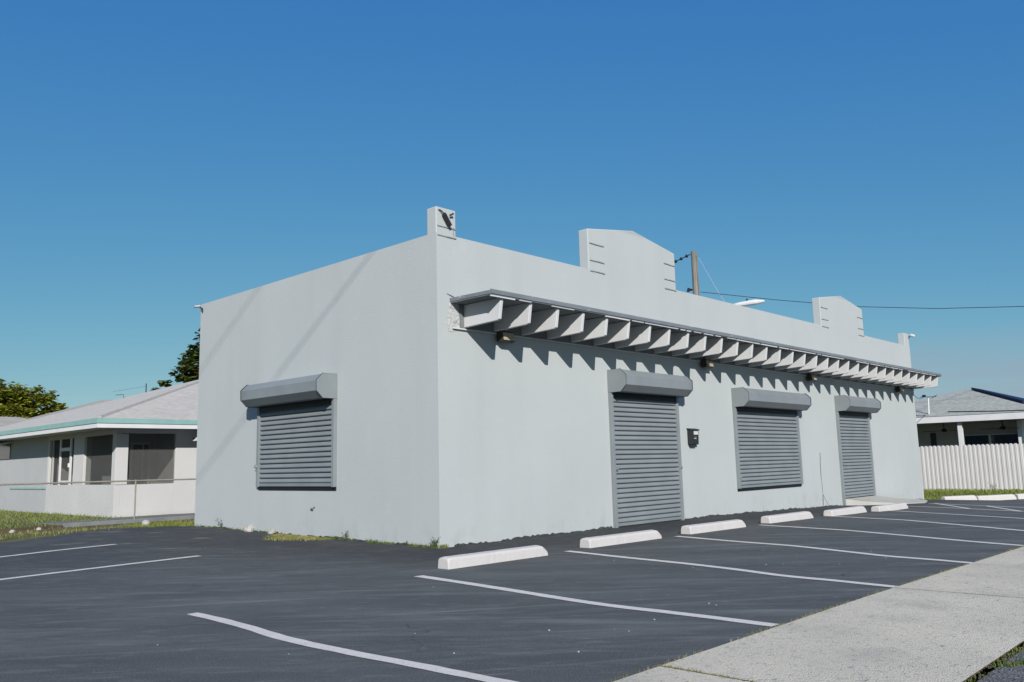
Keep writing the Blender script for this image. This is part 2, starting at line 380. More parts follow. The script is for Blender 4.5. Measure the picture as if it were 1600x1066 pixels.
poly = rough_edge((-30, -6.87), (-5, -6.87), 8, .01, rnd) + rough_edge((-5, -6.87), (4, -7.0), 120, .018, rnd) + rough_edge((4, -7.0), (42, -7.15), 40, .02, rnd)
poly += [(42, -7.15), (42, -8 + .9), (40, -6.6)] + rough_edge((40, -6.6), (26.2, -1.95), 14, .05, rnd) + rough_edge((26.2, -1.95), (22.3, -.18), 20, .05, rnd)
poly += [(22.2, .15), (.15, .15), (.15, 7.6)]
poly += rough_edge((.1, 7.7), (-.45, 8.96), 8, .05, rnd) + rough_edge((-.45, 8.96), (-1.16, 9.35), 6, .05, rnd) + rough_edge((-1.16, 9.35), (-2.0, 8.9), 8, .05, rnd)
poly += rough_edge((-2.0, 8.9), (-3.5, 7.55), 14, .06, rnd) + rough_edge((-3.5, 7.55), (-6, 6.6), 10, .06, rnd) + [(-30, 1.0)]
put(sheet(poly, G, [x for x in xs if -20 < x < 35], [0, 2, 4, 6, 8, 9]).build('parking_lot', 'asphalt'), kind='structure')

def swz(x, y): return G(x, -6) + .012
jx = [-16.3, -12.3, -8.33, -4.34, -.42, 3.6, 7.6, 11.6, 15.6, 19.6, 23.6, 30, 38]
sw = MB()
for a, b in zip(jx[:-1], jx[1:]):
    n = 6
    pa = [(a + .008 + (b - a - .016) * i / n) for i in range(n + 1)]
    e0 = lambda x: -6.885 - .018 * max(0, x + 1)/1.0 if x < 8 else -7.05
    p = [(x, -8.40) for x in pa] + [(x, e0(x) - .012) for x in reversed(pa)]
    m_ = sheet(p, swz, [], [])
    sw.add(m_.v, m_.f)
put(sw.build('sidewalk', 'sidewalk'), kind='structure')
# mortar bed seen in the joints
put(sheet([(-16.3, -8.38), (38, -8.38), (38, -7.0), (-16.3, -7.0)], lambda x, y: G(x, -6) - .004, xs[6:38], []).build('sidewalk_bed', 'concrete_dark'), kind='structure')
put(sheet([(-300, -16), (300, -16), (300, -8.43), (-300, -8.43)], lambda x, y: G(x, -6) - .012, xs[2:40], []).build('road', 'road'), kind='structure')

# painted lines (world coordinates of the wobbly strokes)
LINES = [
 [(-5.18, -2.51), (-5.18, -2.98), (-5.21, -3.57), (-5.28, -4.13), (-5.28, -4.61), (-5.26, -5.18), (-5.22, -5.65), (-5.19, -6.39), (-5.18, -6.8)],
 [(-2.35, -2.27), (-2.45, -3.16), (-2.56, -4.02), (-2.66, -4.73), (-2.72, -5.23), (-2.71, -5.7), (-2.70, -6.22), (-2.72, -6.85)],
 [(.66, -1.99), (.43, -3.12), (.25, -4.25), (.06, -5.06), (-.16, -5.69), (-.19, -6.21), (-.31, -6.9)],
 [(3.41, -2.06), (3.05, -3.36), (2.86, -4.36), (2.45, -5.36), (2.2, -5.89), (2.13, -6.4), (1.98, -6.95)],
 [(6.18, -2.13), (5.74, -3.92), (5.07, -5.28), (4.58, -6.26), (4.3, -6.95)],
 [(9.35, -2.04), (8.65, -3.92), (6.8, -6.4), (6.5, -6.95)],
 [(12.6, -2.0), (11.42, -3.74), (10.11, -5.66), (9.3, -6.95)],
 [(15.43, -1.73), (14.66, -3.05), (13.36, -4.8), (12.0, -6.9)],
 [(17.74, -1.54), (17.08, -2.53), (16.38, -3.6), (15.67, -4.43), (13.6, -6.9)],
 [(17.95, -1.62), (14.45, -3.5)], [(16.4, -3.4), (13.2, -4.95)],
 [(-2.80, 5.21), (-3.68, 5.03), (-4.71, 4.67), (-6.5, 4.2), (-8, 3.8)],
 [(-2.78, 2.2), (-3.7, 2.07), (-4.49, 1.95), (-5.51, 1.77), (-7.5, 1.45)],
]
for i, pts in enumerate(LINES):
    w = .055 if i == 0 else .063 if i < 9 else .052 if i < 11 else .06
    P = [Vector((p[0], p[1], 0)) for p in pts]
    # resample
    S = []
    for a, b in zip(P[:-1], P[1:]):
        n = max(2, int((b - a).length / .12))
        S += [a.lerp(b, k / n) for k in range(n)]
    S.append(P[-1])
    # smooth
    for _ in range(3):
        S = [S[0]] + [(S[k - 1] + S[k] * 2 + S[k + 1]) / 4 for k in range(1, len(S) - 1)] + [S[-1]]
    mb = MB(); vs = []
    for k, p in enumerate(S):
        d = (S[min(k + 1, len(S) - 1)] - S[max(k - 1, 0)]).normalized(); nrm = Vector((-d.y, d.x, 0))
        for sgn in (-1, 1):
            q = p + nrm * sgn * (w + rnd.uniform(-.005, .005)); vs.append((q.x, q.y, G(q.x, q.y) + .005))
    mb.add(vs, [(2 * k, 2 * k + 2, 2 * k + 3, 2 * k + 1) for k in range(len(S) - 1)])
    put(mb.build('parking_line', 'paint_line'), kind='structure')

# ------------------------------------------------------------------ wheel stops
def stop_mesh(L, seed):
    r = random.Random(seed); mb = MB(); n = 40; vs = []; prof = [(-.095, 0), (-.085, .10), (-.074, .128), (.0, .138), (.074, .128), (.085, .10), (.095, 0)]
    for i in range(n + 1):
        t = i / n; x = -L / 2 + L * t
        w_, f_ = (.03, .9) if t < .5 else (.13, .38)
        e = min(t, 1 - t) * L
        h = 1.0 if e > w_ else f_ + (1 - f_) * math.sin(math.pi / 2 * e / w_)
        for (y, z) in prof:
            vs.append((x, y + r.uniform(-.0012, .0012), z * h + (r.uniform(-.0012, .0012) if z else 0)))
    m = len(prof); fs = []
    for i in range(n):
        for k in range(m - 1): fs.append((i * m + k, i * m + k + 1, (i + 1) * m + k + 1, (i + 1) * m + k))
    fs += [tuple(range(m - 1, -1, -1)), tuple(range(n * m, n * m + m))]
    return mb.add(vs, fs)
STOPS = [(-.80, -2.0, 1.84, -.4, 'long white wheel stop nearest the near corner, below the blank stretch of wall'),
         (2.10, -1.92, 1.85, -1, 'white wheel stop in front of the first grey door shutter'),
         (4.79, -1.98, 1.82, -2, 'white wheel stop just right of the first grey door, below the black mailbox'),
         (7.60, -2.02, 1.82, -2, 'white wheel stop in front of the left part of the large window shutter'),
         (10.3, -2.1, 1.85, -1, 'white wheel stop on the asphalt just before the vertical wall crack'),
         (12.75, -2.2, 1.85, -1, 'white wheel stop beside the pale concrete ramp of the far door')]
FAR = [(23.15, -.80, 1.5, -25, 'white wheel stop by the grass strip, nearest to the far corner of the shop'),
       (24.72, -1.53, 1.85, -25, 'white wheel stop at the grass strip, middle one of three laid end to end'),
       (26.52, -2.37, 1.95, -25, 'white wheel stop at the grass strip, at the right edge of the photo')]
proto = None
for i, (x, y, L, a, lab) in enumerate(STOPS + FAR):
    if proto is None:
        o = stop_mesh(1.9, 1).build('wheel_stop', 'stop_paint', bevel=.012); proto = o
    else:
        o = proto.copy(); COL.objects.link(o)
    o.location = (x, y, G(x, y) - .004); o.rotation_euler = (0, 0, math.radians(a)); o.scale = (L / 1.9, 1.12, 1.08 if i < 6 else 1.4)
    put(o, lab, 'wheel stop', 'white concrete wheel stops on the asphalt')

# ------------------------------------------------------------------ the shop building
SW, SD, SH, T = 22.05, 8.05, 5.01, .23
shop = thing('shop_building', (0, 0, 0), 'long flat-roofed pale grey stucco shop with stepped parapet, rafter canopy and closed roller shutters', 'building')

def wall_holes(fn, u0, u1, z0, z1, holes, depth, zb):
    """wall face in (u,z) with recessed holes; fn(u,d,z)->xyz, d outward. zb(u) = foot of the wall"""
    us = sorted({u0, u1, *[h[0] for h in holes], *[h[1] for h in holes]}); zs = sorted({z0, z1, *[h[2] for h in holes], *[h[3] for h in holes]})
    mb = MB()
    for a, b in zip(us[:-1], us[1:]):
        for c, d in zip(zs[:-1], zs[1:]):
            if any(h[0] <= a and b <= h[1] and h[2] <= c and d <= h[3] for h in holes): continue
            mb.add([fn(a, 0, c), fn(b, 0, c), fn(b, 0, d), fn(a, 0, d)], [(0, 1, 2, 3)])
    for a, b, c, d in holes:
        for (p, q) in (((a, c), (b, c)), ((b, c), (b, d)), ((b, d), (a, d)), ((a, d), (a, c))):
            mb.add([fn(p[0], 0, p[1]), fn(q[0], 0, q[1]), fn(q[0], -depth, q[1]), fn(p[0], -depth, p[1])], [(0, 1, 2, 3)])
    return mb
front = lambda u, d, z: (u, -d, z)
left = lambda u, d, z: (-d, SD - u, z)
lu = lambda y: SD - y
wm = wall_holes(front, 0, SW, -.6, SH, [(9.38, 12.58, .50, 2.45)], .16, None)
m2_ = wall_holes(left, 0, SD, -.6, SH, [(lu(5.28), lu(2.80), .868, 2.48)], .16, None)
wm.add(m2_.v, m2_.f)
# remaining outer faces, parapet top and inner faces
wm.add([(SW, 0, -.6), (SW, SD, -.6), (SW, SD, SH), (SW, 0, SH)], [(0, 1, 2, 3)])
wm.add([(SW, SD, -.6), (0, SD, -.6), (0, SD, SH), (SW, SD, SH)], [(0, 1, 2, 3)])
a, b = T, SW - T; c, d = T, SD - T
wm.add([(0, 0, SH), (SW, 0, SH), (SW, SD, SH), (0, SD, SH), (a, c, SH), (b, c, SH), (b, d, SH), (a, d, SH),
        (a, c, 4.5), (b, c, 4.5), (b, d, 4.5), (a, d, 4.5)],
       [(0, 1, 5, 4), (1, 2, 6, 5), (2, 3, 7, 6), (3, 0, 4, 7), (4, 5, 9, 8), (5, 6, 10, 9), (6, 7, 11, 10), (7, 4, 8, 11)])
walls = wm.build('wall', 'stucco', shop)
import bmesh
bm = bmesh.new(); bm.from_mesh(walls.data); bmesh.ops.remove_doubles(bm, verts=bm.verts[:], dist=1e-4); bm.to_mesh(walls.data); bm.free()
bv = walls.modifiers.new('bevel', 'BEVEL'); bv.width = .018; bv.segments = 2; bv.limit_method = 'WEIGHT'
def weigh(me, test):
    at = me.attributes.get('bevel_weight_edge') or me.attributes.new('bevel_weight_edge', 'FLOAT', 'EDGE')
    for e in me.edges:
        p, q = me.vertices[e.vertices[0]].co, me.vertices[e.vertices[1]].co
        at.data[e.index].value = 1.0 if test(p, q) else 0.0
weigh(walls.data, lambda p, q: abs(p.z - q.z) > .2 and all(c.x in (0, SW) or abs(c.x - SW) < 1e-4 for c in (p, q)) and all(c.y < 1e-4 or abs(c.y - SD) < 1e-4 for c in (p, q)))
def block_bevel(o):
    b_ = o.modifiers.new('bevel', 'BEVEL'); b_.width = .018; b_.segments = 2; b_.limit_method = 'WEIGHT'
    weigh(o.data, lambda p, q: max(p.z, q.z) > SH + .1)
MB().box(T, SW - T, T, SD - T, 4.42, 4.49).build('roof', 'roof_deck', shop)
MB().box(9.2, 12.8, .155, .2, .3, 2.6).build('window_glass', 'glass', shop)
MB().box(.155, .2, 2.6, 5.45, .7, 2.6).build('window_glass', 'glass', shop)

# parapet piers and gabled blocks
for x0, x1 in ((0, .435), (SW - .435, SW)):
    block_bevel(MB().box(x0, x1, 0, .235, SH - .0, 5.455).build('pier', 'stucco', shop))
for x0, x1 in ((3.98, 7.11), (14.76, 17.94)):
    xm = (x0 + x1) / 2
    blk = MB().prism([(x0, SH), (x1, SH), (x1, 5.845), (xm, 6.08), (x0, 5.835)], lambda a, p, q: (p, a, q), 0, .235).build('parapet_block', 'stucco', shop); block_bevel(blk)
    r = random.Random(int(x0))
    for (u0, u1) in ((x0 + .04, x0 + .5), (x1 - .46, x1 - .01)):
        for z in (5.55, 5.20, 4.985):
            mb = MB(); x = u0
            while x < u1 - .02:
                w = min(r.uniform(.1, .22), u1 - x); h = r.uniform(.007, .012); dz = r.uniform(-.005, .005)
                mb.box(x, x + w, -.016, .004, z - h + dz, z + h + dz); x += w + .004
            mb.build('ledge_strip', 'mortar_line', blk)
for z in (5.13, 4.975):
    mb = MB().box(.02, .2, -.012, .004, z - .007, z + .007); mb.box(.21, .43, -.016, .004, z - .009, z + .008)
    mb.build('ledge_strip', 'mortar_line', shop)

# canopy
canopy = MB()
X0, X1 = .27, 22.07
canopy.prism([(-.0, 3.889), (-.0, 3.955), (-.92, 3.945), (-.935, 3.87), (-.91, 3.87), (-.90, 3.885)], lambda a, p, q: (a, p, q), X0, X1)
can = canopy.build('canopy', 'canopy_edge', shop, bevel=.006)
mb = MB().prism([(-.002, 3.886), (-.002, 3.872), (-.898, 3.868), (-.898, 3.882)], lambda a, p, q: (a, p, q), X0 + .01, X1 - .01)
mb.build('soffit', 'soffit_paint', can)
mb = MB(); x = X0; r = random.Random(5)
while x < X1 - .05:                                   # front metal drip, in lengths
    w = min(r.uniform(2.2, 3.4), X1 - x); mb.box(x, x + w - .012, -.948, -.934, 3.888 + r.uniform(-.004, .004), 3.957 + r.uniform(-.003, .003)); x += w
mb.build('drip_edge', 'canopy_edge', can)
mb = MB(); x = X0 + .02
while x < X1 - .1:                                    # ragged flakes of the board below the drip
    w = min(r.uniform(.15, .8), X1 - x); 
    if r.random() < .8: MB().box(x, x + w, -.93, -.905, 3.855 + r.uniform(-.006, .004), 3.872).build('fascia_board', 'canopy_paint', can)
    x += w + r.uniform(.0, .12)

raft = MB().prism([(-.03, 3.868), (-.03, 3.492), (-.80, 3.515), (-.835, 3.535), (-.885, 3.845), (-.885, 3.868)], lambda a, p, q: (a, p, q), 0, .065)
rprot = raft.build('rafter', 'canopy_paint', can, bevel=.008)
for i in range(32):
    o = rprot if i == 0 else rprot.copy()
    if i: COL.objects.link(o)
    o.location = (.556 + i * .6862, 0, random.uniform(-.004, .004)); o.rotation_euler = (0, 0, random.uniform(-.008, .008))
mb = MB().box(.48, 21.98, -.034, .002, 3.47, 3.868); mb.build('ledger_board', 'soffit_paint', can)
mb = MB(); x = .31
while x < 21.98:
    w = min(2.6, 22.0 - x); mb.box(x, x + w - .006, -.042, .002, 3.452, 3.474); x += w
mb.build('ledger_trim', 'canopy_paint', can)
# rough stucco where the canopy meets the wall
mb = MB(); r = random.Random(11)
for k in range(30):
    z = r.uniform(3.46, 3.90); x = .26 + r.uniform(0, .22) * (1 if z < 3.8 else .6)
    mb.blob((x, -.004, z), (r.uniform(.03, .085), r.uniform(.003, .007), r.uniform(.02, .06)), seed=k, rings=4, seg=7, rough=.3)
mb.build('stucco_patch', 'stucco_patch', shop)
for (x, z, L, a) in ((.20, 4.02, .22, -.22), (.25, 3.66, .09, -.8), (.31, 3.575, .09, -.4), (.385, 3.56, .07, .7)):
    c, s_ = math.cos(a), math.sin(a)
    q = [(x, z), (x + L * .4 * c, z + L * .4 * s_ + .006), (x + L * c, z + L * s_), (x + L * .5 * c, z + L * .5 * s_ - .009)]
    MB().prism(q, lambda a_, p, w: (p, a_, w), -.009, .002).build('stucco_crack', 'crack_dark', shop)

# roller shutters -----------------------------------------------------------
def shutter(fn, u0, u1, z0, ztop, gz0, locks, window):
    """fn(u,d,z); curtain from z0 to under the hood whose top is ztop; guides run down to gz0"""
    zb = ztop - .42
    pitch = .0935; mb = MB(); prof = []
    z = z0 + .055
    while z < zb + .02:
        prof += [(.004, z), (.000, z + .010), (.036, z + .013), (.045, z + .026), (.041, z + .050), (.024, z + .080)]
        z += pitch
    prof.append((.004, z))
    n = len(prof); a, b = u0 + .05, u1 - .05; k = 8; vs = []
    for i in range(k + 1):
        t = i / k
        vs += [fn(a + (b - a) * t, d_, z_ - .0 ) for d_, z_ in prof]
    mb.add(vs, [(i * n + j, (i + 1) * n + j, (i + 1) * n + j + 1, i * n + j + 1) for i in range(k) for j in range(n - 1)])
    cur = mb.build('roller_shutter', 'shutter_metal', shop)
    MB().prism([(.008, z0), (.046, z0), (.046, z0 + .058), (.008, z0 + .058)], lambda u, d_, z_: fn(u, d_, z_), a, b).build('bottom_bar', 'shutter_metal', cur, bevel=.004)
    for p in (u0, u1 - .075):
        MB().prism([(-.002, gz0), (.072, gz0), (.072, zb + .06), (-.002, zb + .06)], lambda u, d_, z_: fn(u, d_, z_), p, p + .075).build('guide_rail', 'hood_metal', cur, bevel=.004)
    hood = [(0, ztop), (.305, ztop + .004), (.432, ztop - .12), (.428, ztop - .30), (.305, zb), (.11, zb - .004), (.11, zb + .03), (0, zb + .03)]
    h = MB().prism(hood, lambda u, d_, z_: fn(u, d_, z_), u0 + .004, u1 - .004).build('shutter_hood', 'hood_metal', cur, bevel=.002)
    plate = [(-.001, ztop + .008), (.308, ztop + .012), (.441, ztop - .115), (.437, ztop - .304), (.309, zb - .008), (.10, zb - .012), (-.001, zb - .012)]
    for p in (u0 - .006, u1 - .004):
        MB().prism(plate, lambda u, d_, z_: fn(u, d_, z_), p, p + .010).build('end_plate', 'hood_metal', cur)
    gk = [(d_ * 1.012 + (.004 if d_ > .05 else 0), z_ + (.006 if z_ > zb + .1 else -.003)) for d_, z_ in plate]  # dark outline drawn along the joint of hood and end plate
    MB().prism(gk, lambda u, d_, z_: fn(u, d_, z_), *((u0 + .0045, u0 + .0075) if True else (0, 0))).build('joint_line', 'shutter_dark', cur)
    MB().prism(gk, lambda u, d_, z_: fn(u, d_, z_), u1 - .0075, u1 - .0045).build('joint_line', 'shutter_dark', cur)
    MB().prism([(.047, zb - .10), (.056, zb - .10), (.056, zb + .02), (.047, zb + .02)], lambda u, d_, z_: fn(u, d_, z_), u0 + .076, u1 - .076).build('hood_shade_strip', 'void', cur)  # near-black strip standing for the shade under the hood
    for (u, z_, s) in locks:
        m_ = MB(); c = Vector(fn(u, .083, z_))
        m_.blob(c, .028 * s, seed=3, rings=5, seg=8, rough=.05)
        m_.add(*box_uv(fn, u - .03, u + .03, .05, .075, z_ - .035, z_ + .03))
        m_.build('lock', 'chrome', cur)
    if window:      # dark bar put in for the shade of the slot below the curtain
        MB().prism([(-.002, z0 - .07), (.02, z0 - .07), (.02, z0 - .002), (-.002, z0 - .002)], lambda u, d_, z_: fn(u, d_, z_), u0 + .01, u1 - .01).build('slot_shade_bar', 'void', cur)
    return cur
def box_uv(fn, u0, u1, d0, d1, z0, z1):
    vs = [fn(u0, d0, z0), fn(u1, d0, z0), fn(u1, d1, z0), fn(u0, d1, z0), fn(u0, d0, z1), fn(u1, d0, z1), fn(u1, d1, z1), fn(u0, d1, z1)]
    return vs, [(3, 2, 1, 0), (4, 5, 6, 7), (0, 1, 5, 4), (1, 2, 6, 5), (2, 3, 7, 6), (3, 0, 4, 7)]

s1 = shutter(front, 4.435, 6.85, .02, 3.03, -.03, [(4.535, 1.12, 1), (6.82, 1.1, 1)], False); put(s1, 'closed grey door shutter, widest one reaching the ground')
s2 = shutter(front, 9.295, 12.68, .57, 2.905, .56, [(9.37, .83, 1.1)], True); put(s2, 'closed grey window shutter on the long front wall')
s3 = shutter(front, 15.25, 17.62, .075, 2.975, -.14, [(15.37, 1.03, 1.2), (17.58, 1.05, 1)], False); put(s3, 'closed grey door shutter near the far end of the front wall')
s4 = shutter(left, lu(5.375), lu(2.725), .94, 2.93, .93, [(lu(5.36), 1.33, 1.4)], True); put(s4, 'closed grey window shutter on the short side wall')

# a dark gap under the far door
MB().box(15.33, 17.55, -.02, .004, .015, .08).build('door_gap', 'void', shop)
# long crack and its stain
mb = MB(); r = random.Random(2)
def crackline(pts, w, y0=-.006):
    for (p, q) in zip(pts[:-1], pts[1:]):
        mb.prism([(p[0] - w, p[1]), (p[0] + w, p[1]), (q[0] + w * .7, q[1]), (q[0] - w * .7, q[1])], lambda a_, x_, z_: (x_, a_, z_), y0, .002)
crackline([(13.99, 1.36), (13.985, 1.24), (13.96, 1.1), (13.955, .93), (13.94, .69)], .013)
crackline([(13.95, .69), (13.97, .5), (13.975, .26)], .005)
crackline([(13.985, .24), (13.96, .12), (13.95, -.07)], .016)
crackline([(13.99, .22), (14.2, .02), (14.28, -.08)], .006)
mb.build('wall_crack', 'crack_dark', shop)
mb = MB()
mb.blob((-.002, 3.50, .52), (.008, .05, .03), seed=3, rings=4, seg=7, rough=.4); mb.blob((-.002, 3.42, .56), (.006, .03, .016), seed=4, rings=4, seg=7, rough=.4)
mb.build('chipped_paint', 'crack_dark', shop)
# roughcast foot of the walls where the sealcoat splashed up
mb = MB(); r = random.Random(21); x = .05
prev = .02
vs = []; fs = []
def splash(fn, u0, u1, base, seed, tall):
    r = random.Random(seed); top = []; u = u0
    while u < u1:
        top.append((u, base(u) + max(.005, tall * (.5 + .5 * math.sin(u * 3.1 + seed) * .6) + r.uniform(-.016, .02)))); u += r.uniform(.04, .09)
    n = len(top); v = [fn(u, .004, base(u) - .05) for u, z in top] + [fn(u, .004, z) for u, z in top]
    mb.add(v, [(i, i + 1, n + i + 1, n + i) for i in range(n - 1)])
splash(front, .3, 4.43, lambda u: G(u, 0), 1, .045); splash(front, 6.86, 15.2, lambda u: G(u, 0), 2, .04); splash(front, 17.7, 22.0, lambda u: G(u, 0), 3, .03)
splash(left, .2, 7.9, lambda u: G(-.05, SD - u), 4, .035)
mb.build('sealcoat_splash', 'asphalt', shop)

# lamps under the canopy
LAMPS = [(1.45, 'small dark wall lamp with tan glass under the canopy, nearest the near corner'),
         (8.05, 'small dark wall lamp under the canopy, between door shutter and window shutter'),
         (13.55, 'small dark wall lamp under the canopy, above the right end of the window shutter'),
         (20.3, 'small dark wall lamp under the canopy, at the far end of the shop front')]
lp = None
def copy_tree(o, parent=None):
    c = o.copy(); COL.objects.link(c); c.parent = parent
    for ch in o.children: copy_tree(ch, c)
    return c
for x, lab in LAMPS:
    if lp is None:
        lp = thing('wall_lamp', (x, -.04, 3.40), lab, 'lamp', 'wall lamps under the canopy')
        MB().prism([(-.045, 3.50), (-.045, 3.33), (-.12, 3.31), (-.20, 3.33), (-.17, 3.49), (-.10, 3.51)], lambda a, p, q: (a, p, q), x - .15, x + .15).build('housing', 'lamp_body', lp, bevel=.008)
        MB().prism([(-.205, 3.338), (-.213, 3.342), (-.180, 3.475), (-.172, 3.470)], lambda a, p, q: (a, p, q), x - .135, x + .135).build('glass', 'lamp_glass', lp, bevel=.003)
        MB().blob((x + .0, -.12, 3.53), .022, rings=4, seg=7, rough=.02).build('sensor', 'cam_white', lp)
    else:
        c = copy_tree(lp); c.location = (x, -.04, 3.40); c['label'] = lab

# mailbox
mx_, mz0, mz1 = 7.28, 1.52, 1.93
mbx = thing('mailbox', (7.44, 0, mz0), 'black wall mailbox with a white sticker and a small lock beside the first door', 'mailbox')
MB().prism([(0, 1.585), (-.10, 1.585), (-.115, 1.90), (0, 1.92)], lambda a, p, q: (a, p, q), 7.24, 7.54).build('box', 'black_plastic', mbx, bevel=.01)
MB().prism([(.001, 1.918), (.001, 1.945), (-.125, 1.918), (-.128, 1.895)], lambda a, p, q: (a, p, q), 7.22, 7.56).build('lid', 'black_plastic', mbx, bevel=.006)
MB().box(7.33, 7.50, -.1215, -.112, 1.80, 1.875).build('sticker', 'sticker', mbx)
mb = MB().tube([(7.385, -.10, 1.715), (7.385, -.128, 1.713)], .024, 10); mb.box(7.377, 7.393, -.135, -.11, 1.705, 1.76); mb.build('lock', 'chrome', mbx)
MB().box(7.27, 7.47, -.08, -.002, 1.55, 1.584).build('newspaper_hook', 'black_plastic', mbx)

# security fixtures on the parapet
fx = thing('flood_light', (.2, 0, 5.25), 'dark angled floodlight hanging on the near corner pier of the shop parapet', 'light')
MB().prism([(-.06, 0), (.06, 0), (.06, .2), (.045, .24), (-.045, .24), (-.06, .2)], lambda a, p, q: Vector((.262, -.05, 5.15)) + Vector((.8, 0, .6)) * p * .5 + Vector((-.6, 0, .8)) * q + Vector((0, -a, 0)), -.028, .028).build('head', 'black_plastic', fx, bevel=.006)
mb = MB().tube([(.05, -.0, 5.40), (.08, -.03, 5.385), (.135, -.05, 5.335)], .011, 6); mb.build('bracket', 'lamp_body', fx)
mb = MB().tube([(.265, -.04, 5.335), (.33, -.06, 5.375)], .016, 7); mb.build('sensor', 'lamp_body', fx)
mb = MB().tube([(.31, -.08, 5.13), (.35, -.03, 5.07), (.39, -.002, 5.0)], .006, 5); mb.build('cable', 'guy_steel', fx)
def seccam(loc, yaw, lab, k=1.0):
    c = thing('security_camera', loc, lab, 'security camera')
    x, y, z = loc; d = Vector((math.cos(yaw), math.sin(yaw), -.15)); p = Vector(loc)
    MB().tube([p + d * .05 * k, p + d * .25 * k], [.045 * k, .05 * k], 10).build('housing', 'cam_white' if k == 1 else 'galv', c, bevel=.004)
    MB().tube([p + d * .25 * k, p + d * .262 * k], .042 * k, 10).build('lens', 'black_plastic', c)
    MB().tube([p + Vector((0, 0, -.13)), p + Vector((0, 0, -.06)), p + d * .08 * k + Vector((0, 0, -.03))], .02, 6).build('bracket', 'lamp_body', c)
seccam((-.03, 7.93, 4.96), math.radians(150), 'small pale security camera on the top rear corner of the side wall', .65)
seccam((21.98, -.04, 5.42), math.radians(-20), 'small white security camera on the far corner pier of the parapet')

# ramp slab at the far door
def rz(x, y): return G(x, y) + .012 + (.045 - G(x, 0)) * max(0, 1 + y / 1.05) * (1 if x < 17.7 else max(0, 1 - (x - 17.7) / 3.0))
rp = [(15.32, -.03), (17.72, -.03), (20.6, -.45), (19.6, -.9), (18.2, -1.28), (16.9, -.95), (15.6, -.45)]
def skirt(mb_, poly, zf, d):
    n = len(poly); b0 = len(mb_.v)
    mb_.v += [(x, y, zf(x, y)) for x, y in poly] + [(x, y, zf(x, y) - d) for x, y in poly]
    mb_.f += [(b0 + i, b0 + n + i, b0 + n + (i + 1) % n, b0 + (i + 1) % n) for i in range(n)]
    return mb_
rpm = sheet(rp, rz, [16, 17, 17.7, 18.5, 19.3], [-.9, -.6, -.3])
skirt(rpm, rp, rz, .25)
put(rpm.build('door_ramp', 'ramp_concrete'), 'low pale concrete ramp spreading from the far door shutter onto the asphalt', 'ramp')
put(MB().box(22.7, 23.05, .3, .65, -.6, .12).build('concrete_block', 'trim_white', bevel=.02), 'small white concrete block at the foot of the far shop corner', 'block')

# ------------------------------------------------------------------ white house on the left
XH, YH = .426, 13.57
house = thing('white_house', (5, 18, .1), 'low white house with pale hip roof, teal eave line and screened porch', 'house')
mb = MB()
th = .16
# left low wall, header, pillars
mb.box(XH, XH + th, YH, 18.8, -.1, .965)
mb.box(XH, XH + th, YH, 18.8, 2.33, 2.47)
mb.box(XH, XH + th + .05, 15.82, 16.62, .965, 2.33)
mb.box(XH, XH + .33, YH - .02, 13.80, .965, 2.33)
mb.box(XH, XH + th, 18.66, 18.8, .965, 2.33)
# front
mb.box(XH + th, 2.09, YH, YH + th, -.1, .955)
mb.box(XH + th, 2.09, YH, YH + th, 2.345, 2.47)
mb.box(2.09, 15, YH, YH + th, -.1, 2.47)
mb.build('porch_wall', 'house_white', house, bevel=.006)
mb = MB().box(XH + .015, XH + .2, 18.8, 25.7, -.1, 2.47); mb.box(XH + .2, 15, 25.5, 25.7, -.1, 2.47); mb.box(14.8, 15, YH + th, 25.5, -.1, 2.47)
mb.build('wall', 'house_grey', house)
MB().box(XH - .012, XH + .03, 18.82, 22.3, .83, .885).build('sill_band', 'teal', house)
# porch interior
mb = MB().box(2.2, 2.3, YH + th, 15.0, .05, 2.46); mb.box(1.25, 2.2, 15.0, 15.1, .05, 2.46); mb.box(1.25, 1.35, 15.1, 18.85, .05, 2.46); mb.box(XH + .2, 1.25, 18.85, 19.0, .05, 2.46)
mb.add([(XH + th, YH + th, .04), (2.2, YH + th, .04), (2.2, 15.0, .04), (1.25, 15.0, .04), (1.25, 18.85, .04), (XH + th, 18.85, .04)], [(0, 1, 2, 3, 4, 5)])
mb.build('porch_room', 'interior', house)
w = MB().box(1.42, 1.95, 14.955, 15.002, .95, 2.15).build('window', 'trim_white', house)
MB().box(1.47, 1.72, 14.94, 14.958, 1.02, 2.08).build('pane', 'glass', w); MB().box(1.77, 1.90, 14.94, 14.958, 1.02, 2.08).build('pane', 'glass', w)
# screens
for bx in ((XH + .07, XH + .076, 13.80, 15.82, .965, 2.33), (XH + .07, XH + .076, 16.62, 18.66, .965, 2.33), (XH + .33, 2.09, YH + .07, YH + .076, .955, 2.345)):
    MB().box(*bx).build('porch_screen', 'screen_mesh', house)
d_ = MB(); d_.box(XH + .03, XH + .066, 17.78, 17.88, .2, 2.33); d_.box(XH + .03, XH + .066, 16.92, 17.02, .2, 2.33); d_.box(XH + .03, XH + .066, 17.02, 17.78, 1.97, 2.07); d_.box(XH + .03, XH + .066, 17.02, 17.78, 1.0, 1.09)
dr = d_.build('screen_door', 'trim_white', house)
MB().box(XH + .0, XH + .03, 17.0, 17.06, 1.48, 1.6).build('handle', 'cam_white', dr)
for bx in ((XH + .02, XH + .06, 18.4, 18.45, .965, 2.33), (XH + .02, XH + .06, 16.62, 16.66, .965, 2.33)):
    MB().box(*bx).build('screen_frame', 'interior', house)
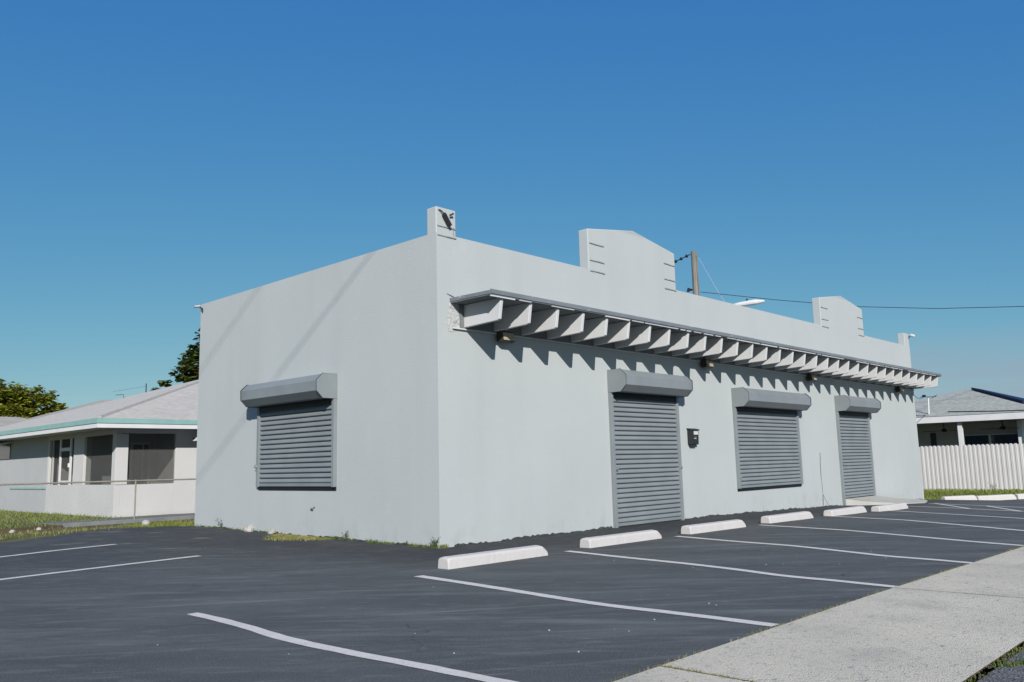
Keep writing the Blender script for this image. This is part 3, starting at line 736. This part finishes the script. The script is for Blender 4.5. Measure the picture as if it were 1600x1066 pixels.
# roof
EX0, EX1, EY0, EY1 = -.374, 16.0, 12.77, 26.4; ze, k = 2.69, .3155
hy = (EY1 - EY0) / 2; zr = ze + k * hy
A, B, Cc, D = (EX0, EY0, ze), (EX1, EY0, ze), (EX1, EY1, ze), (EX0, EY1, ze)
R1, R2 = (EX0 + hy, EY0 + hy, zr), (EX1 - hy, EY0 + hy, zr)
rf = MB().add([A, B, Cc, D, R1, R2], [(0, 1, 5, 4), (1, 2, 5), (2, 3, 4, 5), (3, 0, 4)]); 
rf.add([(x, y, z - .02) for x, y, z in (A, B, Cc, D)], [(3, 2, 1, 0)])
roof = rf.build('roof', 'shingle', house)
def ring(o0, o1, z0, z1):
    m_ = MB(); x0, x1, y0, y1 = EX0 - o0, EX1 + o0, EY0 - o0, EY1 + o0; i0, i1, j0, j1 = EX0 + o1, EX1 - o1, EY0 + o1, EY1 - o1
    v = [(x0, y0), (x1, y0), (x1, y1), (x0, y1), (i0, j0), (i1, j0), (i1, j1), (i0, j1)]
    vs = [(*p, z0) for p in v] + [(*p, z1) for p in v]; f = []
    for q in range(4):
        n_ = (q + 1) % 4
        f += [(q, n_, 8 + n_, 8 + q), (4 + n_, 4 + q, 12 + q, 12 + n_), (8 + q, 8 + n_, 12 + n_, 12 + q), (n_, q, 4 + q, 4 + n_)]
    return m_.add(vs, f)
ring(.03, .02, 2.565, 2.695).build('drip_edge', 'teal', roof)
ring(.008, .03, 2.447, 2.563).build('fascia', 'trim_white', roof)
MB().box(EX0 + .03, EX1 - .03, EY0 + .03, EY1 - .03, 2.47, 2.48).build('soffit', 'house_white', house)
mb = MB().prism([(EX0 - .0, 0), (EX0 + .04, .05), (EX0 + .08, 0)], lambda a, p, q: (p + a * hy, EY0 + .04 + a * hy - .04, ze + k * a * hy + q + .004), 0.004, 1)
mb.build('hip_cap', 'shingle', roof)
# awning at the far end; dark pane painted for the shaded wall under it
w = MB().box(XH - .01, XH + .02, 22.5, 23.7, 1.85, 2.36).build('window', 'glass', house)  # no window: dark pane standing for the shaded wall under the awning
MB().prism([(XH + .01, 2.42), (XH - .5, 2.30), (XH - .5, 2.36), (XH + .01, 2.48)], lambda a, p, q: (p, a, q - .03), 22.35, 23.9).build('awning', 'trim_white', w)
hl = thing('porch_lamp', (2.6, YH - .02, 2.1), 'small white bent lamp on the white house wall, half hidden by the grey shop', 'lamp')
MB().prism([(2.45, 2.12), (2.62, 2.27), (2.75, 2.30), (2.8, 2.2)], lambda a, p, q: (p - .1, a, q), YH - .8, YH - .45).build('shade', 'cam_white', hl, bevel=.01)
MB().tube([(2.6, YH, 2.2), (2.55, YH - .6, 2.17), (2.47, YH - .62, 2.1), (2.47, YH - .62, 1.88)], .018, 6).build('rod', 'lamp_body', hl)
an = thing('roof_antenna', (4.47, 21.3, 4.1), 'thin dark aerial on the roof of the white house', 'antenna')
MB().tube([(4.47, 21.3, 4.0), (4.47, 21.3, 4.55)], .02, 6).build('mast', 'wire', an)
MB().tube([(3.4, 21.6, 4.22), (4.47, 21.3, 4.45)], .004, 5).build('boom', 'wire', an)
MB().tube([(3.75, 21.5, 4.0), (3.75, 21.5, 4.12), (3.5, 21.6, 4.1)], .012, 5).build('spike', 'wire', an)

# slab walk, board and chain link fence
put(MB().prism([(11.2, -.1), (11.2, .155), (13.56, .095), (13.56, -.1)], lambda a, p, q: (a, p, q), -1.62, 9).build('walkway', 'concrete_dark', bevel=.015), kind='structure')
put(MB().box(-9, -1.64, 11.16, 11.215, -.05, .115).build('edging_board', 'board'), 'dark brown edging board along the lawn of the white house', 'board')
cf = thing('chain_link_fence', (0, 11.35, .1), 'low chain link fence with a rusty tan top rail before the white house', 'fence')
MB().tube([(-8, 11.35, 1.085), (9, 11.35, 1.062)], .019, 8).build('rail', 'pipe_fence', cf)
for x in (-6.2, -3.1, .07, 3.2, 6.3):
    MB().tube([(x, 11.35, .0), (x, 11.35, 1.10)], .019, 7).build('post', 'pipe_fence', cf)
mb = MB(); x = -8.0; hh = .95
while x < 9:
    for s in (-1, 1):
        xa, xb = (x, x + hh) if s > 0 else (x + hh, x)
        a_, b_ = Vector((xa, 11.375, .15)), Vector((xb, 11.375, 1.06)); w = .0017
        mb.add([a_ + Vector((-w, 0, 0)), a_ + Vector((w, 0, 0)), a_ + Vector((0, w * 1.6, 0)), b_ + Vector((-w, 0, 0)), b_ + Vector((w, 0, 0)), b_ + Vector((0, w * 1.6, 0))],
               [(0, 1, 4, 3), (1, 2, 5, 4), (2, 0, 3, 5)])
    x += .085
mb.build('wire_mesh', 'galv', cf)

# ------------------------------------------------------------------ grass and weeds
def blades(name, m, pts, h, w, seed, kind='stuff', zf=None, extra=None):
    r = random.Random(seed); mb = MB()
    for (x, y, z) in pts:
        a = r.uniform(0, 6.28); l = h * r.uniform(.5, 1.3); ww = w * r.uniform(.7, 1.3); ln = r.uniform(.1, .7) * l
        dx, dy = math.cos(a), math.sin(a); b_ = r.uniform(0, 6.28); ex, ey = math.cos(b_) * ln, math.sin(b_) * ln
        mb.add([(x - dx * ww, y - dy * ww, z), (x + dx * ww, y + dy * ww, z), (x + ex * .45 + dx * ww * .7, y + ey * .45 + dy * ww * .7, z + l * .6), (x + ex * .45 - dx * ww * .7, y + ey * .45 - dy * ww * .7, z + l * .6), (x + ex, y + ey, z + l)],
               [(0, 1, 2, 3), (3, 2, 4)])
    o = mb.build(name, m)
    return put(o, kind=kind)
r = random.Random(31)
pts = [(r.uniform(-7.5, XH - .02), r.uniform(11.24, 24), .1) for _ in range(9000)]
put(blades('lawn_grass', 'grass_lawn', pts, .07, .008, 1), 'short green lawn beside the white house', 'grass')
pts = []
for _ in range(5200):
    x = r.uniform(-6, 3.5); y = r.uniform(8.4, 11.1)
    if x > -.2 or r.random() < .45:
        pts.append((x, y, GG(x, y)))
put(blades('verge_grass', 'grass_dry', pts, .06, .006, 2), 'yellow dry grass in the strip between asphalt and walkway', 'grass')
pts = []
for _ in range(1500):                                   # green patch right by the rear shop corner
    x = r.uniform(-.9, .3); y = r.uniform(8.5, 10.4)
    pts.append((x, y, GG(x, y)))
put(blades('corner_grass', 'grass_lawn', pts, .075, .006, 22), 'green grass patch at the rear corner of the grey shop', 'grass')
pts = []
for _ in range(2600):
    t = r.gauss(0, 1); y = 3.55 + .42 * t; x = -.12 - abs(r.gauss(0, .30)) * max(.15, 1 - abs(t) * .35)
    if abs(t) < 2.0: pts.append((x, y, G(x, y)))
put(blades('patch_grass', 'grass_dry', pts, .035, .006, 33), 'yellow grass patch spreading from the side wall below the shutter', 'grass')
pts = []
for _ in range(900):
    y = r.uniform(-.1, 2.9); x = -.02 - abs(r.gauss(0, .035))
    if math.sin(y * 5.2) + math.sin(y * 11.7 + 1) * .7 > r.uniform(-.6, 1.2): pts.append((x, y, G(x, y)))
for _ in range(160): 
    y = r.uniform(4.4, 8); x = -.02 - abs(r.gauss(0, .02)); pts.append((x, y, G(x, y)))
for _ in range(120):
    pts.append((r.uniform(-.02, .12), -.02 - abs(r.gauss(0, .03)), 0))
put(blades('wall_grass', 'grass_weed', pts, .055, .0045, 3), 'thin green weeds along the foot of the side wall', 'grass')
pts = []
for _ in range(2600):
    x = r.uniform(-6, 4.5); y = -6.88 - .018 * max(0, x + 1) + r.gauss(0, .012)
    if math.sin(x * 2.1) + math.sin(x * 5.7) > r.uniform(-1.8, 1.6): pts.append((x, y, G(x, -6)))
for _ in range(260):
    pts.append((-4.34 + r.gauss(0, .008), -6.9 - abs(r.gauss(0, .35)), .005))
put(blades('seam_grass', 'grass_dry', pts, .022, .0022, 4), 'dry grass growing in the seam between asphalt and sidewalk', 'grass')
pts = []
for _ in range(1700):
    x = r.uniform(-6, 0); y = -8.42 + r.gauss(0, .018)
    if math.sin(x * 6.3) + math.sin(x * 14.1) > r.uniform(-1.9, 1.2): pts.append((x, y, G(x, -6) - .01))
for _ in range(350):
    t = r.random(); pts.append((-3.05 + .35 * t + r.gauss(0, .02), -8.46 - .14 * t + r.gauss(0, .02), -.01))
put(blades('gutter_grass', 'grass_weed', pts, .02, .0026, 5), 'weeds in the gutter seam between sidewalk and road', 'grass')
pts = []
for _ in range(11000):
    x = r.uniform(22.3, 30.2); y = r.uniform(-4.2, 3.5)
    if y > -.1 - (x - 22.3) * .47: pts.append((x, y, GG(x, y)))
put(blades('fence_grass', 'grass_lawn', pts, .10, .010, 6), 'patchy green grass strip below the white ribbed fence', 'grass')
# leaf litter and grit
mb = MB()
for _ in range(420):
    x = r.uniform(-6, 2); y = -8.41 + r.gauss(0, .03); s = r.uniform(.006, .016); a = r.uniform(0, 3)
    mb.blob((x, y, .004), (s, s * .7, s * .4), seed=_, rings=3, seg=5, rough=.3)
put(mb.build('leaf_litter', 'bark'), 'brown leaf litter in the gutter seam', 'litter', kind='stuff')
mb = MB()
for _ in range(46):
    x = r.uniform(-6, 4); y = r.uniform(-6.7, -3) if r.random() < .75 else r.uniform(-3, 5); s = r.uniform(.003, .008)
    if y > -.1 and x > -.1: continue
    mb.blob((x, y, G(x, y) + s * .5), (s, s, s * .7), seed=_, rings=3, seg=5, rough=.3)
put(mb.build('grit', 'stone_white'), 'pale grit scattered over the asphalt', 'grit', kind='stuff')
for (x, y, s, lab) in ((-.5, 9.35, .095, 'white stone lump on the verge near the rear shop corner'),
                       (-.05, 5.62, .105, 'white rounded stone leaning on the side wall, left of the shutter'),
                       (-.07, 4.75, .075, 'smaller white stone at the side wall, below the shutter'),
                       (-3.1, 9.7, .055, 'white scrap lying in the grass strip at the far left'),
                       (-2.5, 10.0, .05, 'pale scrap lying in the grass strip before the edging board')):
    put(MB().blob((x, y, G(x, y) + s * .45), (s * 1.0, s * 1.2, s * .85), seed=int(s * 1000), rings=7, seg=10, rough=.16).build('stone', 'stone_white', root=(x, y, G(x, y))), lab, 'stone')
def weed(x, y, z, h, n, lab, seed):
    r = random.Random(seed); mb = MB()
    t = thing('weed_plant', (x, y, z), lab, 'weed')
    st = MB()
    for i in range(n):
        a = r.uniform(0, 6.28); q = r.uniform(.4, 1) * h; dx, dy = math.cos(a) * h * r.uniform(.1, .5), math.sin(a) * h * r.uniform(.1, .5)
        st.tube([(x, y, z), (x + dx * .5, y + dy * .5, z + q * .6), (x + dx, y + dy, z + q)], .003, 4)
        for j in range(4):
            f = .4 + .2 * j; c = Vector((x + dx * f, y + dy * f, z + q * f)); b_ = r.uniform(0, 6.28); l = h * r.uniform(.18, .35); e = Vector((math.cos(b_), math.sin(b_), r.uniform(-.2, .6))) * l; s_ = Vector((-math.sin(b_), math.cos(b_), 0)) * l * .3
            mb.add([c, c + e * .5 + s_, c + e, c + e * .5 - s_], [(0, 1, 2, 3)])
    st.build('stem', 'leaf_dark', t); mb.build('leaves', 'leaf_dark', t)
weed(-.07, 2.35, .03, .16, 5, 'little dark weed at the side wall below the shutter corner', 1)
weed(-.05, 6.8, .06, .2, 3, 'thin dark weed stalk at the left end of the side wall', 2)
weed(-.06, .05, .0, .17, 7, 'leafy weed growing at the near bottom corner of the shop', 3)
weed(-.06, .75, .0, .10, 6, 'low leafy weed at the side wall, left of the corner weed', 4)
weed(28.6, -.5, -.26, .36, 8, 'dark green leafy weed before the white ribbed fence', 5)

# ------------------------------------------------------------------ white ribbed fence and the house behind it
fz = thing('ribbed_fence', (29.8, 0, -.3), 'tall white ribbed panel fence along the grass strip at the right', 'fence')
mb = MB(); y = 4.2; prof = []
while y > -9:
    prof += [(29.80, y), (29.80, y - .055), (29.786, y - .075), (29.786, y - .15)]; y -= .17
n = len(prof); zt = lambda i: 1.585 + (.022 if i % 4 in (2, 3) else -.012)
vs = [(x, y, -.35) for x, y in prof] + [(x, y, zt(i)) for i, (x, y) in enumerate(prof)] + [(x + .03, y, zt(i)) for i, (x, y) in enumerate(prof)] + [(x + .03, y, -.35) for x, y in prof]
fs = []
for i in range(n - 1):
    fs += [(i + 1, i, n + i, n + i + 1), (n + i + 1, n + i, 2 * n + i, 2 * n + i + 1), (2 * n + i + 1, 2 * n + i, 3 * n + i, 3 * n + i + 1)]
mb.add(vs, fs); mb.build('panel', 'pvc', fz)
for y in (3.9, 1.4, -1.1, -3.6, -6.1, -8.6):
    MB().box(29.86, 29.95, y - .05, y + .05, -.35, 1.55).build('post', 'pvc', fz)

gh = thing('grey_roof_house', (37, 3, -.25), 'white house with grey hip roof and open rear porch behind the ribbed fence', 'house')
HX0, HY0, HY1, HX1 = 34.0, -1.6, 7.6, 46.0; hz = 3.02; pk = .3
hw = (HY1 - HY0) / 2; ap = (HX0 + 5.2, HY0 + hw, hz + pk * 5.2); ap2 = (HX1 - 5.2, HY0 + hw, hz + pk * 5.2)
v = [(HX0, HY0, hz), (HX1, HY0, hz), (HX1, HY1, hz), (HX0, HY1, hz), ap, ap2]
rm = MB().add(v, [(0, 1, 5, 4), (1, 2, 5), (2, 3, 4, 5), (3, 0, 4)]); rm.add([(x, y, z - .02) for x, y, z in v[:4]], [(3, 2, 1, 0)])
groof = rm.build('roof', 'shingle_grey', gh)
mb = MB(); mb.box(HX0 - .03, HX0 + .01, HY0 - .03, HY1 + .03, 2.72, 3.0); mb.box(HX0 + .01, HX1, HY0 - .03, HY0 + .01, 2.72, 3.0); mb.box(HX0 + .01, HX1, HY1 - .01, HY1 + .03, 2.72, 3.0)
mb.build('fascia', 'trim_white', groof)
MB().box(HX0 + .03, 37.0, HY0 + .03, HY1 - .03, 2.73, 2.74).build('porch_ceiling', 'interior', gh)
mb = MB().box(36.8, 37.0, HY0 + .4, HY1 - .4, -.4, 2.72); mb.build('wall', 'interior', gh)
for ya in (HY0 + .4, HY1 - .6):
    MB().box(37.0, 45.5, ya, ya + .2, -.4, 2.72).build('wall', 'house_white', gh)
for y in (2.04, -1.35, 5.6):
    MB().box(34.2, 34.4, y - .09, y + .09, -.4, 2.72).build('porch_post', 'trim_white', gh)
w = MB().box(36.76, 36.802, .2, 2.62, .3, 2.16).build('window', 'trim_white', gh)
MB().box(36.74, 36.77, 1.52, 2.56, .4, 2.1).build('pane', 'glass', w); MB().box(36.74, 36.77, .26, 1.40, .4, 2.1).build('pane', 'glass', w)
d_ = MB().box(36.76, 36.802, 3.9, 4.15, -.2, 2.3).build('door', 'black_plastic', gh)
MB().box(35.0, 36.8, -.35, -.15, -.4, 2.72).build('side_wall', 'trim_white', gh)
sl = lambda x, y: hz + (ap[2] - hz) * (y - HY0) / hw
for row, (t0, t1) in enumerate(((.28, .92),)):
    so = thing('solar_panel', (40, .5, 3.5), 'long dark blue solar panel on the right slope of the grey roof', 'solar panel')
    pts = [(HX0 + 5.2 * t0 + .25, HY0 + hw * t0), (HX1 - 2, HY0 + hw * t0), (HX1 - 5.4, HY0 + hw * t1), (HX0 + 5.2 * t1 + .2, HY0 + hw * t1)]
    vs = [(x, y, sl(x, y) + .03) for x, y in pts] + [(x, y, sl(x, y) + .16) for x, y in pts]
    MB().add(vs, [(3, 2, 1, 0), (4, 5, 6, 7), (0, 1, 5, 4), (1, 2, 6, 5), (2, 3, 7, 6), (3, 0, 4, 7)]).build('panel', 'solar', so)
MB().tube([(34.64, 2.6, 3.235), (34.3, .6, 3.13), (34.1, -1.5, 3.07)], .03, 6).build('wire_shadow_strip', 'wire', groof)  # thin dark tube laid on the slope as a wire's shadow
def fan(y, lab):
    t = thing('ceiling_fan', (35.5, y, 2.4), lab, 'fan', 'ceiling fans on the porch')
    MB().tube([(35.5, y, 2.72), (35.5, y, 2.46)], .025, 7).build('rod', 'wire', t)
    MB().tube([(35.5, y, 2.47), (35.5, y, 2.40), (35.5, y, 2.30)], [.07, .13, .09], 12).build('motor', 'black_plastic', t)
    for q in range(5):
        a = 2 * math.pi * q / 5 + .35; d = Vector((math.cos(a), math.sin(a), -.03)); s_ = Vector((-d.y, d.x, .08)) * .075; c = Vector((35.5, y, 2.37))
        p = [c + d * .12 - s_ * .6, c + d * .95 - s_, c + d * .95 + s_, c + d * .12 + s_ * .6]
        MB().add([v_ for v_ in p] + [v_ + Vector((0, 0, .014)) for v_ in p], [(3, 2, 1, 0), (4, 5, 6, 7), (0, 1, 5, 4), (1, 2, 6, 5), (2, 3, 7, 6), (3, 0, 4, 7)]).build('blade', 'black_plastic', t)
fan(3.1, 'dark ceiling fan on the porch left of the white porch post'); fan(.56, 'dark ceiling fan on the porch above the dark windows')
ms = thing('service_mast', (34.5, 3.4, 3.14), 'white service mast with wires on the eave of the grey roof', 'mast')
MB().tube([(34.5, 3.42, 3.1), (34.5, 3.38, 3.98)], .035, 8).build('pipe', 'trim_white', ms)
mb = MB().blob((34.45, 3.55, 4.05), (.05, .1, .06), rings=5, seg=8, rough=.05); mb.tube([(34.45, 3.0, 3.98), (34.45, 3.75, 4.0)], .014, 5); mb.tube([(34.45, 3.2, 3.93), (34.45, 2.95, 4.06)], .014, 5); mb.build('weatherhead', 'black_plastic', ms)
MB().blob((34.5, 3.45, 3.12), (.09, .1, .05), rings=4, seg=8, rough=.05).build('base', 'black_plastic', ms)
def cable(name, pts, rad, m, lab, cat='cable', n=5):
    return put(MB().tube(pts, rad, n).build(name, m), lab, cat)
def sagline(a, b, sag, n=14):
    a, b = Vector(a), Vector(b)
    return [a.lerp(b, i / n) - Vector((0, 0, sag * 4 * (i / n) * (1 - i / n))) for i in range(n + 1)]
cable('service_wire', sagline((22.06, .1, 3.45), (34.45, 3.6, 3.98), .15), .011, 'wire', 'black wire from the far shop wall up to the white service mast head')
cable('service_wire', sagline((22.06, .3, 2.75), (34.45, 3.55, 3.14), .1), .014, 'wire', 'black wire from the far shop wall to the foot of the white service mast')

# ------------------------------------------------------------------ utility pole, wires, street lamp behind
PX, PY = 27.28, 11.47
up_ = thing('utility_pole', (PX, PY, 0), 'weathered wooden utility pole rising behind the grey shop parapet', 'utility pole')
MB().tube([(PX, PY, -.5), (PX, PY, 11.55)], [.19, .145], 12).build('shaft', 'wood_pole', up_)
ins = MB(); a, b = Vector((PX - .16, PY + .1, 11.4)), Vector((PX - .62, PY + 1.05, 10.98))
for i in range(3):
    p = a.lerp(b, .12 + .26 * i); q = a.lerp(b, .24 + .26 * i); ins.tube([p, p.lerp(q, .5), q], [.04, .095, .05], 9)
ins.tube([a, b], .025, 6); ins.build('insulator', 'black_plastic', up_)
MB().tube([(PX - .1, PY + .1, 9.6), (PX - .28, PY + .25, 9.62), (PX - .3, PY + .27, 9.5)], [.03, .1, .07], 8).build('insulator', 'black_plastic', up_)
MB().box(PX - .05, PX + .0, PY - .19, PY - .15, 8, 11.3).build('conduit', 'wood_pole', up_)
cable('power_line', sagline(b, (PX - 9, PY + 17, 10.4), .4), .016, 'wire', 'dark power line running left from the insulators of the wooden pole')
cable('power_line', [(PX + .1, PY - .2, 9.47), (28.9, 8.1, 8.78), (30.51, 4.72, 8.14), (31.4, 1.7, 7.72), (32.3, -1.52, 7.45), (33.4, -5.5, 7.3), (36, -15, 7.6)], .016, 'wire', 'long dark power line crossing the sky to the right behind the parapet')
cable('guy_wire', [(PX + .1, PY - .2, 11.2), (27.85, 10.48, 9.25), (29.6, 7.4, 3.2)], .009, 'guy_steel', 'pale guy wire slanting down right from the pole top')
sl_ = thing('street_lamp', (21.6, 9.4, 0), 'pale cobra head street lamp peeking over the shop parapet', 'street lamp')
MB().tube([(21.6, 9.4, -.3), (21.6, 9.4, 7.0)], [.11, .07], 10).build('pole', 'lamp_grey', sl_)
MB().tube([(21.6, 9.4, 6.9), (22.2, 8.2, 7.45), (22.9, 7.0, 7.62)], .035, 8).build('arm', 'lamp_grey', sl_)
MB().tube([(22.75, 7.3, 7.58), (22.95, 6.9, 7.64), (23.25, 6.3, 7.70), (23.42, 5.98, 7.71)], [.05, .10, .12, .05], 10).build('lamp_head', 'lamp_grey', sl_)
MB().tube([(23.1, 6.6, 7.78), (23.1, 6.6, 7.86)], .04, 8).build('photocell', 'black_plastic', sl_)
# street side lines that stripe the side wall with shadow
sp1 = thing('utility_pole', (-46, -12.4, 0), 'tall wooden utility pole by the street far behind the viewer', 'utility pole')
MB().tube([(-46, -12.4, -.5), (-46, -12.4, 16.6)], [.2, .14], 12).build('shaft', 'wood_pole', sp1)
MB().box(-46.1, -45.9, -13.2, -11.2, 16.0, 16.16).build('crossarm', 'wood_pole', sp1)
sp2 = thing('utility_pole', (44, -12.4, 0), 'tall wooden utility pole by the street right of the view', 'utility pole')
MB().tube([(44, -12.4, -.5), (44, -12.4, 16.6)], [.2, .14], 12).build('shaft', 'wood_pole', sp2)
MB().box(43.9, 44.1, -13.2, -11.2, 16.0, 16.16).build('crossarm', 'wood_pole', sp2)
cable('street_cable', [(-46, -12, 13.55), (44, -12, 13.55)], .012, 'wire', 'lower street cable casting the long diagonal shadow on the side wall', n=8)
cable('street_cable', [(-46, -12, 15.95), (44, -12, 15.95)], .011, 'wire', 'upper street cable casting the short diagonal shadow on the side wall', n=8)

# ------------------------------------------------------------------ far house and trees on the left
fh = thing('tan_roof_house', (4, 38, 0), 'distant low house with tan roof, left behind the white house', 'house')
def hiproof(x0, x1, y0, y1, z0, k_, m, par, nm):
    h_ = min(x1 - x0, y1 - y0) / 2
    v = [(x0, y0, z0), (x1, y0, z0), (x1, y1, z0), (x0, y1, z0)]
    if x1 - x0 > y1 - y0: v += [(x0 + h_, y0 + h_, z0 + k_ * h_), (x1 - h_, y0 + h_, z0 + k_ * h_)]; f = [(0, 1, 5, 4), (1, 2, 5), (2, 3, 4, 5), (3, 0, 4)]
    else: v += [(x0 + h_, y0 + h_, z0 + k_ * h_), (x0 + h_, y1 - h_, z0 + k_ * h_)]; f = [(0, 1, 4), (1, 2, 5, 4), (2, 3, 5), (3, 0, 4, 5)]
    return MB().add(v, f + [(3, 2, 1, 0)]).build(nm, m, par)
hiproof(-14, 8.5, 33, 40.4, 2.95, .33, 'shingle_tan', fh, 'roof')
hiproof(3.4, 16, 31.5, 42.5, 3.4, .33, 'shingle_tan', fh, 'roof')
mb = MB().box(-13.5, 3.9, 33.5, 40, -.1, 2.95); mb.box(3.9, 15.5, 32, 42, -.1, 3.4); mb.build('wall', 'house_white', fh)

def tree(name, lab, base, trunk_h, blobs, nleaf, ls, m, seed, rt_=.25, drop=0):
    r = random.Random(seed); t = thing(name, base, lab, 'tree'); bx, by, bz = base
    tk = MB(); top = Vector((bx, by, bz + trunk_h)); tk.tube([(bx, by, bz - .2), (bx + .1, by, bz + trunk_h * .5), top], [rt_, rt_ * .8, rt_ * .6], 9)
    for (c, rr) in blobs:
        c = Vector(c); mid = top.lerp(c, .5) + Vector((r.uniform(-.3, .3), r.uniform(-.3, .3), -.15)); tk.tube([top, mid, c], [rt_ * .45, rt_ * .25, rt_ * .08], 6)
        for _ in range(3):
            e = c + Vector((r.uniform(-1, 1) * rr[0], r.uniform(-1, 1) * rr[1], r.uniform(-.2, .7) * rr[2])) * .7; tk.tube([mid.lerp(c, .6), e], [rt_ * .12, rt_ * .03], 5)
    tk.build('trunk', 'bark', t)
    mb = MB(); vol = [rr[0] * rr[1] * rr[2] for _, rr in blobs]; tot = sum(vol)
    for (c, rr), v_ in zip(blobs, vol):
        n = int(nleaf * v_ / tot); cl = max(6, n // 26)
        cents = []
        for _ in range(cl):
            d = Vector((r.gauss(0, 1), r.gauss(0, 1), r.gauss(0, 1))).normalized(); q = r.uniform(.55, 1.03)
            cents.append(Vector(c) + Vector((d.x * rr[0], d.y * rr[1], d.z * rr[2])) * q)
        for _ in range(n):
            o_ = r.choice(cents); g_ = min(rr) * .16
            p = o_ + Vector((r.gauss(0, g_ * 1.3), r.gauss(0, g_ * 1.3), r.gauss(0, g_ * .7)))
            a = r.uniform(0, 6.28); tl = r.uniform(-.5, .6); u = Vector((math.cos(a), math.sin(a), tl)).normalized(); w_ = u.cross(Vector((r.uniform(-.5, .5), r.uniform(-.5, .5), 1))).normalized(); s = ls * r.uniform(.6, 1.35)
            mb.add([p - u * s, p - w_ * s * .55, p + u * s, p + w_ * s * .55], [(0, 1, 2, 3)])
    mb.build('crown', m, t)
    return t
k2 = 62 / 48
def far(x, y, z): return (CAM_LOC.x + (x - CAM_LOC.x) * k2, CAM_LOC.y + (y - CAM_LOC.y) * k2, CAM_LOC.z + (z - CAM_LOC.z) * k2)
bl = []
for (x, y, z, a, b_) in ((3.6, 36.2, 5.0, 1.5, .75), (4.9, 36, 4.75, 1.1, .7), (2.2, 36.6, 5.1, 1.6, .9), (.4, 36.9, 5.0, 1.7, .95), (5.75, 35.8, 4.45, .62, .4), (3.6, 35.4, 4.1, 1.3, .7), (4.7, 35.5, 4.0, .8, .5),
                         (1.5, 35.6, 4.0, 1.6, .9), (6.35, 35.5, 4.45, .42, .22), (-1.3, 37, 4.8, 1.6, .95), (3.55, 36.3, 5.95, .38, .22), (2.2, 36.5, 6.0, .9, .45), (5.4, 35.9, 4.0, .55, .4)):
    bl.append((far(x + (.25 if x > 4 else 0), y, z), (a * k2 * 1.08, a * k2 * 1.1, b_ * k2 * 1.08)))
bx, by, _ = far(1.6, 36.3, 0)
tree('spreading_tree', 'broad yellow-green tree with a flat spreading crown behind the far tan roof', (bx, by, .1), 3.4, bl, 34000, .17, 'leaf_light', 5, .3)
bl = []
for (x, y, z, a) in ((11.2, 30.4, 6.7, .95), (12.3, 30.2, 7.9, 1.2), (10.35, 30.8, 6.1, .55), (9.75, 31.1, 5.55, .38), (10.75, 30.6, 5.6, .7), (12.2, 30.3, 6.0, 1.2), (13.6, 30, 7.2, 1.3), (10.9, 30.5, 7.25, .4), (9.5, 31.3, 5.0, .5), (11.2, 30.4, 4.7, .9)):
    bl.append(((x, y, z), (a, a, a * .9)))
tree('broadleaf_tree', 'dark green broad-leaved tree behind the white house roof, cut off by the shop wall', (12.3, 30.5, .1), 4.2, bl, 15000, .17, 'leaf_dark', 9, .22)
